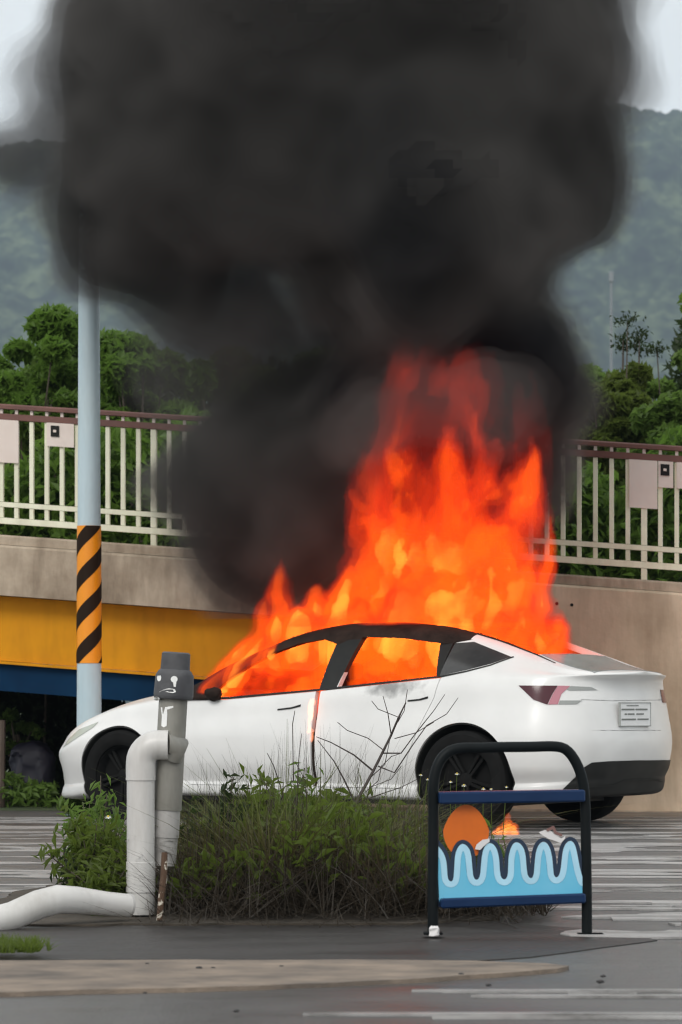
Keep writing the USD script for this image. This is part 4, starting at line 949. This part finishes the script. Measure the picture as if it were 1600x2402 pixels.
def tree(name, label, u, v_top, Y, wpx, hpx, n, size, mat, seed, cat='shrub', group=None, clumps=26, kw={}):
    r = np.random.default_rng(seed); top = at(u, v_top, Y); s = Y / F
    R = np.array([wpx * s / 2, wpx * s / 2 * .8, hpx * s / 2]); c = top - [0, 0, R[2]]
    lv, cc = crown(c - [top[0], Y, 0], R * .92, int(n * .95), size * .72, r, clumps, up=.9, aspect=.5, **kw)
    t = thing(name, label, cat, (top[0], Y, 0), group=group)
    tk = [tube([(0, 0, -.05), (.03, 0, c[2] * .5), (0, .02, c[2] * .95)], [.04, .032, .02], 8)]
    for k in cc[:: 2]:
        tk.append(tube([(0, 0, c[2] * .55), ((k[0]) * .5, k[1] * .5, (c[2] * .6 + k[2]) / 2), tuple(k)], [.018, .012, .006], 5))
    part('trunk', join(tk), M['bark'], t); part('crown', lv, M[mat], t)
    return t
BG = [  # bank beyond the bridge
    ('shrub', 'bright green shrub top left edge above the railing', 60, 712, 28.5, 330, 420, 9000, .19, 'leaf_bright', 1), ('shrub', 'leafy green shrub just right of the lamp post above the railing', 330, 762, 27.5, 300, 380, 8000, .19, 'leaf_bright', 2),
    ('shrub', 'green shrub behind the lamp post above the railing', 190, 745, 30.0, 260, 420, 7000, .19, 'leaf_mid', 3), ('shrub', 'shrub seen through the smoke left of the flames', 520, 800, 29.0, 380, 420, 8000, .19, 'leaf_mid', 4),
    ('shrub', 'dim shrub behind the dark smoke above the middle of the railing', 800, 840, 30.0, 420, 420, 5000, .2, 'leaf_mid', 5), ('shrub', 'dark green shrub beside the right edge of the smoke', 1330, 820, 28.0, 260, 440, 8000, .17, 'leaf_mid', 6),
    ('shrub', 'olive shrub with pale leaves at the right edge above the railing', 1530, 818, 27.5, 260, 420, 9000, .15, 'leaf_olive', 7), ('shrub', 'low olive shrub between two taller ones right of the smoke', 1430, 870, 27.0, 220, 330, 7000, .15, 'leaf_olive', 8),
    ('shrub', 'broad green shrub filling the gap left of the olive ones', 1400, 835, 28.5, 300, 420, 8000, .15, 'leaf_mid', 11), ('shrub', 'rounded green shrub behind the olive ones at the right', 1500, 850, 29.0, 320, 420, 8000, .15, 'leaf_mid', 12),
    ('shrub', 'low dark shrub behind the right end of the railing', 1600, 930, 26.5, 300, 300, 5000, .15, 'leaf_mid', 9)]
for a in BG: tree(*a)
tree('tree', 'tall tree whose leaves just enter the frame at the right edge', 1660, 670, 29.0, 190, 520, 6000, .17, 'leaf_mid', 10, cat='tree')
# undergrowth seen between the pickets
def hedge(u0, u1, Y, v0, v1, n, size, mat, seed, label, cat='hedge'):
    r = np.random.default_rng(seed); x0, x1 = at(u0, 0, Y)[0], at(u1, 0, Y)[0]; z0, z1 = H + (HV - v0) / F * Y, H + (HV - v1) / F * Y
    x = r.uniform(x0, x1, n); y = Y + r.normal(0, .3, n); hh = z1 + (meshkit.fbm(np.stack([x * 1.6, x * 0, x * 0 + seed], 1), 3) - .5) * .9 * (z0 - z1) * -1
    z = z0 + (hh - z0) * r.uniform(0, 1, n) ** .7
    t = thing('hedge', label, cat); part('foliage', leaves(np.stack([x, y, z], 1), size, r), M[mat], t, kind='stuff')
    part('stem', join([tube([(a, Y, -.05), (a + r.normal(0, .1), Y, z0 + .5 * (z1 - z0))], [.015, .008], 5) for a in np.linspace(x0, x1, 8)]), M['bark'], t)
hedge(-140, 700, 26.0, 1420, 1050, 9000, .15, 'leaf_bright', 37, 'bright leafy bank close behind the left part of the railing')
hedge(1180, 1760, 25.6, 1460, 1070, 7000, .14, 'leaf_bright', 38, 'bright leafy bank close behind the right part of the railing')
hedge(-140, 760, 30.5, 1500, 1075, 15000, .16, 'leaf_bright', 31, 'green undergrowth seen between the left railing pickets')
hedge(1150, 1780, 30.0, 1500, 1080, 11000, .15, 'leaf_olive', 32, 'olive undergrowth seen between the right railing pickets')
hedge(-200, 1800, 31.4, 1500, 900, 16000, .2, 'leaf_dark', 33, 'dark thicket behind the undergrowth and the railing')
# under the bridge
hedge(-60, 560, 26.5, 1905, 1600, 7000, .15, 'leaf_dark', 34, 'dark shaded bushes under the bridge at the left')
hedge(-60, 130, 24.6, 1905, 1815, 700, .10, 'leaf_mid', 35, 'low weeds at the road edge under the bridge', 'weeds')
tree('shrub', 'dim green bush under the blue girder at the far left', 40, 1640, 25.6, 150, 150, 900, .10, 'leaf_mid', 36, clumps=12)
tw = trimesh.creation.icosphere(4, 1.0); tv = tw.vertices.copy(); tv = np.sign(tv) * np.abs(tv) ** .55 * [.19, .15, .27]; tv += (meshkit.fbm(tv * 9, 3, 5)[:, None] - .5) * .09
tw.vertices = tv; tp = at(76, 1770, 24.9); tw.apply_translation((tp[0], 24.9, .26))
alone('tarpaulin', tw, M['navy_tarp'], 'dark navy covered heap in the shade under the bridge at the left', 'tarp', smooth=60)
wp = at(2, 1700, 24.3); alone('wooden_post', tube([(wp[0], 24.3, -.02), (wp[0] + .01, 24.3, .72)], [.035, .03], 8), M['wood_brown'], 'brown wooden post at the left edge of the frame under the bridge', 'post')
# seed heads on thin stalks above the right shrubs and a mast far away
for k, (u, v, hgt) in enumerate([(1472, 752, 26), (1500, 788, 24), (1462, 795, 22), (1463, 812, 20), (1500, 820, 22), (1541, 817, 26)]):
    Y = 27.3 + .1 * k; top = at(u, v, Y); r = np.random.default_rng(200 + k)
    lab = ['tallest dark seed head on a thin stalk right of the smoke', 'second highest dark seed head on a stalk, right of the tallest', 'dark seed head left of its pair at middle height', 'lowest left seed head on its stalk', 'lower right seed head below the second highest', 'seed head just above the olive shrub'][k]
    t = thing('tall_weed', lab, 'weed', (top[0], Y, 0), group='tall seed heads above the right shrubs')
    part('stalk', tube([(r.normal(0, .1), 0, 1.5), (r.normal(0, .03), 0, top[2] * .8), (0, 0, top[2])], [.012, .008, .005], 5), M['bark'], t)
    n = 60; part('seed_head', leaves(np.array([0, 0, top[2]]) + r.normal(size=(n, 3)) * [.055, .05, .035], .06, r), M['leaf_dark'], t, kind='stuff')
mp_ = at(1434, 800, 140.0); mt = at(1434, 657, 140.0)
mast = thing('distant_mast', 'thin grey mast standing far off before the hill', 'mast', (mp_[0], 140.0, 0))
part('pole', tube([(0, 0, -.1), (0, 0, mt[2])], [.09, .06], 8), M['mast_grey'], mast); part('lamp', box((0, 0, mt[2] + .15), (.22, .22, .5), .03), M['mast_grey'], mast)

# the overgrown island in front of the car
def blades(P, hgt, w, r, lean=.5, seg=4, curl=.6):
    """Bent grass blades from the roots P."""
    n = len(P); az = r.uniform(0, 2 * np.pi, n); l = np.abs(r.normal(0, lean, n)); hh = hgt * r.uniform(.55, 1.25, n) if np.ndim(hgt) == 0 else hgt * r.uniform(.7, 1.2, n)
    d = np.stack([np.cos(az), np.sin(az), np.zeros(n)], 1); s = np.stack([-np.sin(az + r.normal(0, .8, n)), np.cos(az), np.zeros(n)], 1); rows = []
    for k in range(seg + 1):
        t = k / seg; p = P + d * (hh * (l * t + curl * l * t * t * .8))[:, None]; p[:, 2] += hh * (t - .28 * curl * l * t * t)
        ww = (w * (1 - t * .92) / 2 * r.uniform(.6, 1.3, n))[:, None] * s; rows += [p - ww, p + ww]
    v = np.stack(rows, 1); m = v.shape[1]; base = np.arange(n)[:, None] * m; f = []
    for k in range(seg): f += [base + [2 * k, 2 * k + 1, 2 * k + 3], base + [2 * k, 2 * k + 3, 2 * k + 2]]
    return v.reshape(-1, 3), np.vstack(f)
r = np.random.default_rng(50)
def scatter(n, u0, u1, Y0, Y1, r):
    Y = r.uniform(Y0, Y1, n); u = r.uniform(u0, u1, n); return np.stack([(u - 800) / F * Y, Y, np.full(n, .03)], 1), u
P, u = scatter(5600, 395, 1120, 11.35, 14.2, r)
tall = np.interp(u, [395, 450, 520, 580, 640, 700, 760, 820, 900, 960, 1030, 1120], [.24, .30, .36, .33, .42, .38, .45, .36, .38, .33, .28, .20])
front = 1 - np.clip((P[:, 1] - 11.3) / 1.1, 0, 1); P[:, 1] += front * .75 * meshkit.fbm(np.stack([u / 55, u * 0, u * 0 + 3], 1), 3)
hh = tall * (.10 + 1.75 * meshkit.fbm(P * [3.4, 3.4, 0], 4, 4))
alone('roadside_grass', blades(P, hh, .012, r, .75, curl=1.0), M['weed_grass'], 'thick overgrown grass and weeds on the island before the car', 'grass', kind='stuff')
Q, u = scatter(2600, 400, 1060, 11.5, 14.0, r)
Q[:, 2] = np.interp(u, [395, 520, 640, 760, 900, 1060], [.22, .30, .36, .40, .33, .24]) * (.3 + 1.3 * meshkit.fbm(Q * [3.2, 3.2, 0], 4, 4)) * r.uniform(.35, 1.1, len(Q))
alone('weed_leaves', leaves(Q, .085, r, aspect=.28, bend=.4), M['weed_leaf'], 'broad green weed leaves mixed into the overgrown grass', 'weeds', kind='stuff')
P, u = scatter(2600, 370, 1260, 11.0, 12.6, r); P[:, 1] += .55 * (1 - np.clip((P[:, 1] - 11.0) / 1.3, 0, 1)) * meshkit.fbm(np.stack([u / 40, u * 0, u * 0 + 8], 1), 3)
alone('dead_stems', blades(P, np.interp(u, [380, 900, 1250], [.24, .26, .12]), .006, r, 1.5, curl=.3), M['straw'], 'dry brown stems lying at the foot of the overgrown grass', 'dry grass', kind='stuff')
P, u = scatter(520, 430, 1040, 11.5, 13.5, r)
alone('tall_grass_stalks', blades(P, np.interp(u, [520, 640, 760, 1020], [.50, .62, .66, .45]), .005, r, .28, curl=.3), M['straw'], 'pale thin stalks standing out of the overgrown grass', 'grass', kind='stuff')
P, u = scatter(240, 330, 1250, 10.85, 11.6, r); P[:, 2] = .02
alone('fallen_stems', blades(P, .085, .006, r, 4.0, curl=.15), M['straw'], 'fallen stems scattered on the footpath edge before the grass', 'dry grass', kind='stuff')
P, u = scatter(170, 400, 1060, 11.15, 13.6, r)
alone('arching_stems', blades(P, np.interp(u, [400, 640, 1060], [.34, .46, .34]), .006, r, .95, seg=7, curl=1.5), M['straw'], 'long brown stems arching out of the overgrown grass', 'dry grass', kind='stuff')
P, u = scatter(1300, 1010, 1290, 11.3, 13.2, r)
alone('low_grass', blades(P, .17, .008, r, .6), M['weed_grass'], 'lower grass seen through the barrier', 'grass', kind='stuff')
P, u = scatter(1500, -60, 118, 9.62, 9.95, r)
P = P[((u + 10) / 150) ** 2 + ((P[:, 1] - 9.76) / .17) ** 2 < .8 + .3 * np.sin(u * .11)]
alone('grass_tuft', blades(P, .045, .006, r, .6), M['weed_leaf'], 'small green grass tuft at the lower left on the footpath edge', 'grass', kind='stuff')
def weed(u, v_top, Y, wpx, n, size, seed, label, mat='weed_leaf', dens=9):
    r = np.random.default_rng(seed); top = at(u, v_top, Y); t = thing('leafy_weed', label, 'weed', (top[0], Y, .03), group=None); st, C = [], []
    W = wpx / F * Y / 2
    for k in range(dens):
        a = r.uniform(-1, 1); b = r.uniform(-1, 1); hk = top[2] * r.uniform(.55, 1.0) * (1 - .35 * abs(a)); e = np.array([a * W, b * W * .7, hk]); m = np.array([a * W * .35, b * W * .3, hk * .55])
        st.append(tube([(a * .02, b * .02, -.02), m, e], [.006, .004, .002], 5)); q = r.uniform(.15, 1, n // dens)[:, None]; C.append((1 - q) ** 2 * np.array([0, 0, 0]) + 2 * q * (1 - q) * m + q * q * e + r.normal(0, .03, (n // dens, 3)))
    part('stem', join(st), M['bark'], t); part('foliage', leaves(np.vstack(C), size, r, aspect=.3, bend=.3), M[mat], t)
weed(215, 1905, 11.9, 220, 900, .065, 61, 'leafy green weed left of the white standpipe', dens=14)
weed(235, 1830, 12.6, 130, 420, .06, 62, 'taller ragged weed in front of the car front wheel', 'leaf_mid')
weed(165, 1985, 12.1, 130, 300, .05, 63, 'dark thin weed at the left end of the island', 'leaf_dark')
weed(250, 2010, 11.6, 170, 700, .06, 64, 'low bright weed at the foot of the white standpipe', dens=12)
weed(520, 1800, 12.4, 220, 420, .055, 65, 'weed with dark jagged leaves right of the grey pipe before the front door', 'leaf_dark')
weed(610, 1815, 12.8, 200, 420, .06, 69, 'pale green weed between the dark leaved one and the middle of the grass')
weed(820, 1850, 12.9, 180, 380, .055, 70, 'green weed at the foot of the bare shrub', 'leaf_mid')
weed(205, 1880, 13.2, 150, 500, .06, 71, 'weed hiding the lower bumper at the left end of the car', 'leaf_mid')
weed(190, 1868, 22.05, 170, 420, .09, 73, 'weeds round the foot of the lamp post beyond the car', 'leaf_mid')
weed(300, 1860, 12.9, 130, 300, .055, 72, 'weed right behind the white standpipe', 'leaf_mid')
weed(700, 1800, 12.9, 240, 500, .06, 66, 'green weed in the middle of the overgrown grass', 'leaf_mid')
weed(930, 1900, 12.6, 260, 700, .05, 67, 'green weed left of the barrier', 'weed_leaf')
weed(1130, 1960, 12.2, 220, 500, .05, 68, 'weed seen through the barrier beside the painted sun', 'leaf_mid')
# bare shrub
def bare():
    r = np.random.default_rng(9); R2 = lambda X, Yp, Y: at(650 + X / 2.6133, 1430 + Yp / 2.6133, Y); Y = 12.6; out = []
    def br(pts, r0, r1=.0016, y=0.0):
        P = np.array([R2(X, q, Y + y) for X, q in pts]); P[:, 1] += r.normal(0, .02, len(P)); out.append(tube(P, np.linspace(r0, r1, len(P)), 6))
    br([(300, 1480), (420, 1290), (480, 1190), (590, 990), (700, 770), (745, 660), (790, 570)], .010, .003)
    br([(480, 1190), (410, 1040), (350, 930), (250, 800)], .005); br([(590, 990), (470, 890), (330, 815), (240, 780)], .0045)
    br([(640, 880), (760, 880), (850, 760), (960, 620), (1030, 520)], .004, .0014, .05); br([(620, 960), (720, 1000), (830, 830), (920, 710), (1040, 640), (1110, 540)], .004, .0014, -.05)
    br([(700, 770), (680, 640), (650, 530)], .003); br([(745, 660), (620, 610), (580, 560)], .002); br([(720, 790), (850, 755), (960, 690)], .0025); br([(500, 1180), (640, 1130), (760, 1090), (860, 1040)], .003)
    br([(740, 690), (780, 620), (800, 490)], .002); br([(560, 1040), (660, 950), (690, 800), (760, 640)], .0025, .0012, .06); br([(650, 860), (560, 790), (430, 740), (370, 690)], .0022)
    br([(540, 1120), (620, 1050), (640, 960), (700, 900), (760, 880)], .0022); br([(570, 1090), (700, 1040), (760, 960)], .0018)
    t = thing('bare_shrub', 'leafless dark shrub whose twigs cross the rear door of the car', 'shrub'); part('branches', join(out), M['twig'], t)
    out.clear(); br([(60, 1300), (30, 1100), (100, 1050), (95, 700), (110, 620)], .004); br([(40, 1150), (-20, 960), (-60, 880)], .003); br([(120, 1200), (130, 950), (150, 760)], .0028); br([(0, 1250), (-60, 1090), (-120, 1000)], .0028); br([(80, 1180), (160, 1020), (110, 930)], .002)
    t = thing('bare_shrub', 'smaller leafless shrub before the gap between the two doors', 'shrub'); part('branches', join(out), M['twig'], t)
bare()
# daisies
def bloom(u, v, Y, size, seed, label):
    r = np.random.default_rng(seed); p = at(u, v, Y); t = thing('wildflower', label, 'flower', (p[0], Y, 0), group='white wildflowers on the island')
    part('stem', tube([(r.normal(0, .03), r.normal(0, .02), .03), (r.normal(0, .01), 0, p[2] * .6), (0, 0, p[2])], [.0028, .0022, .0016], 5), M['weed_leaf'], t)
    pet = []
    for k in range(8):
        a = k * math.pi / 4 + r.uniform(0, .3); c, s = math.cos(a), math.sin(a); d = np.array([c, s * .8, .35 * s - .1]); e = np.array([-s, c, 0]); L = size / 2
        pet.append((np.array([d * L * .15, d * L * .7 + e * L * .3, d * L * 1.05, d * L * .7 - e * L * .3]) + [0, -.004, p[2]], np.array([[0, 1, 2], [0, 2, 3]])))
    part('petals', join(pet), M['petal'], t)
    e = trimesh.creation.icosphere(1, size * .14); e.apply_translation((0, -.006, p[2] + .002)); part('eye', e, M['petal_eye'], t)
for k, (u, v, Y, s, lab) in enumerate([(254, 1916, 12.3, .034, 'white flower in the weeds left of the white standpipe'), (987, 1818, 12.6, .020, 'left one of two white flowers outside the barrier frame'), (1003, 1828, 12.5, .018, 'lower of the white flowers just outside the barrier frame'), (1072, 1815, 12.4, .024, 'highest white flower inside the barrier frame'),
        (1057, 1834, 12.3, .020, 'small white flower under the highest one in the barrier'), (1088, 1842, 12.3, .024, 'white flower near the dark tyre above the barrier crossbar'), (1134, 1850, 12.2, .022, 'white flower on the crossbar below the wheel arch'), (1152, 1851, 12.3, .018, 'white flower next to the right one over the crossbar'), (1188, 1846, 12.4, .018, 'rightmost white flower above the crossbar')]):
    bloom(u, v, Y, s, 300 + k, lab)
# loose stones and scraps on the road
for k, (u, v, s, lab) in enumerate([(467, 2282, .018, 'dark stone on the pale concrete strip left of its middle'), (500, 2281, .012, 'smaller dark stone beside the dark one on the concrete strip'), (660, 2277, .012, 'dark stone at the far edge of the concrete strip'), (1082, 2296, .014, 'dark stone below the left barrier leg on the concrete strip'),
        (1146, 2322, .014, 'dark stone on the asphalt in front of the concrete tip'), (1408, 2315, .020, 'larger of two dark stones at the lower right'), (1415, 2301, .014, 'smaller of two dark stones at the lower right'), (345, 2271, .012, 'dark stone near the grass tuft'), (555, 2384, .014, 'dark stone at the bottom edge left of centre'), (340, 2340, .010, 'tiny dark stone on the front edge of the concrete strip')]):
    Y = F * H / (v - HV); p = at(u, v, Y); st_ = trimesh.creation.icosphere(2, 1); st_.vertices += (meshkit.fbm(st_.vertices * 2.2 + k * 5, 3)[:, None] - .5) * .7 * st_.vertices; s *= .62; st_.apply_scale((s, s * .8, s * .45)); st_.apply_translation((p[0], Y, .012 + s * .3))
    alone('stone', st_, M['stone_dark'], lab, 'stone', group='loose stones on the ground', smooth=40)

# ------------------------------------------------------------------ air between here and the hills
hz = trimesh.creation.box((6600, 5200, 800)); hz.apply_translation((0, 2200, 398.5))
fog('haze_air', (.60, .74, .90), .00018)
alone('haze', hz, M['haze_air'], 'pale haze in the air before the far hills', 'haze', kind='stuff')
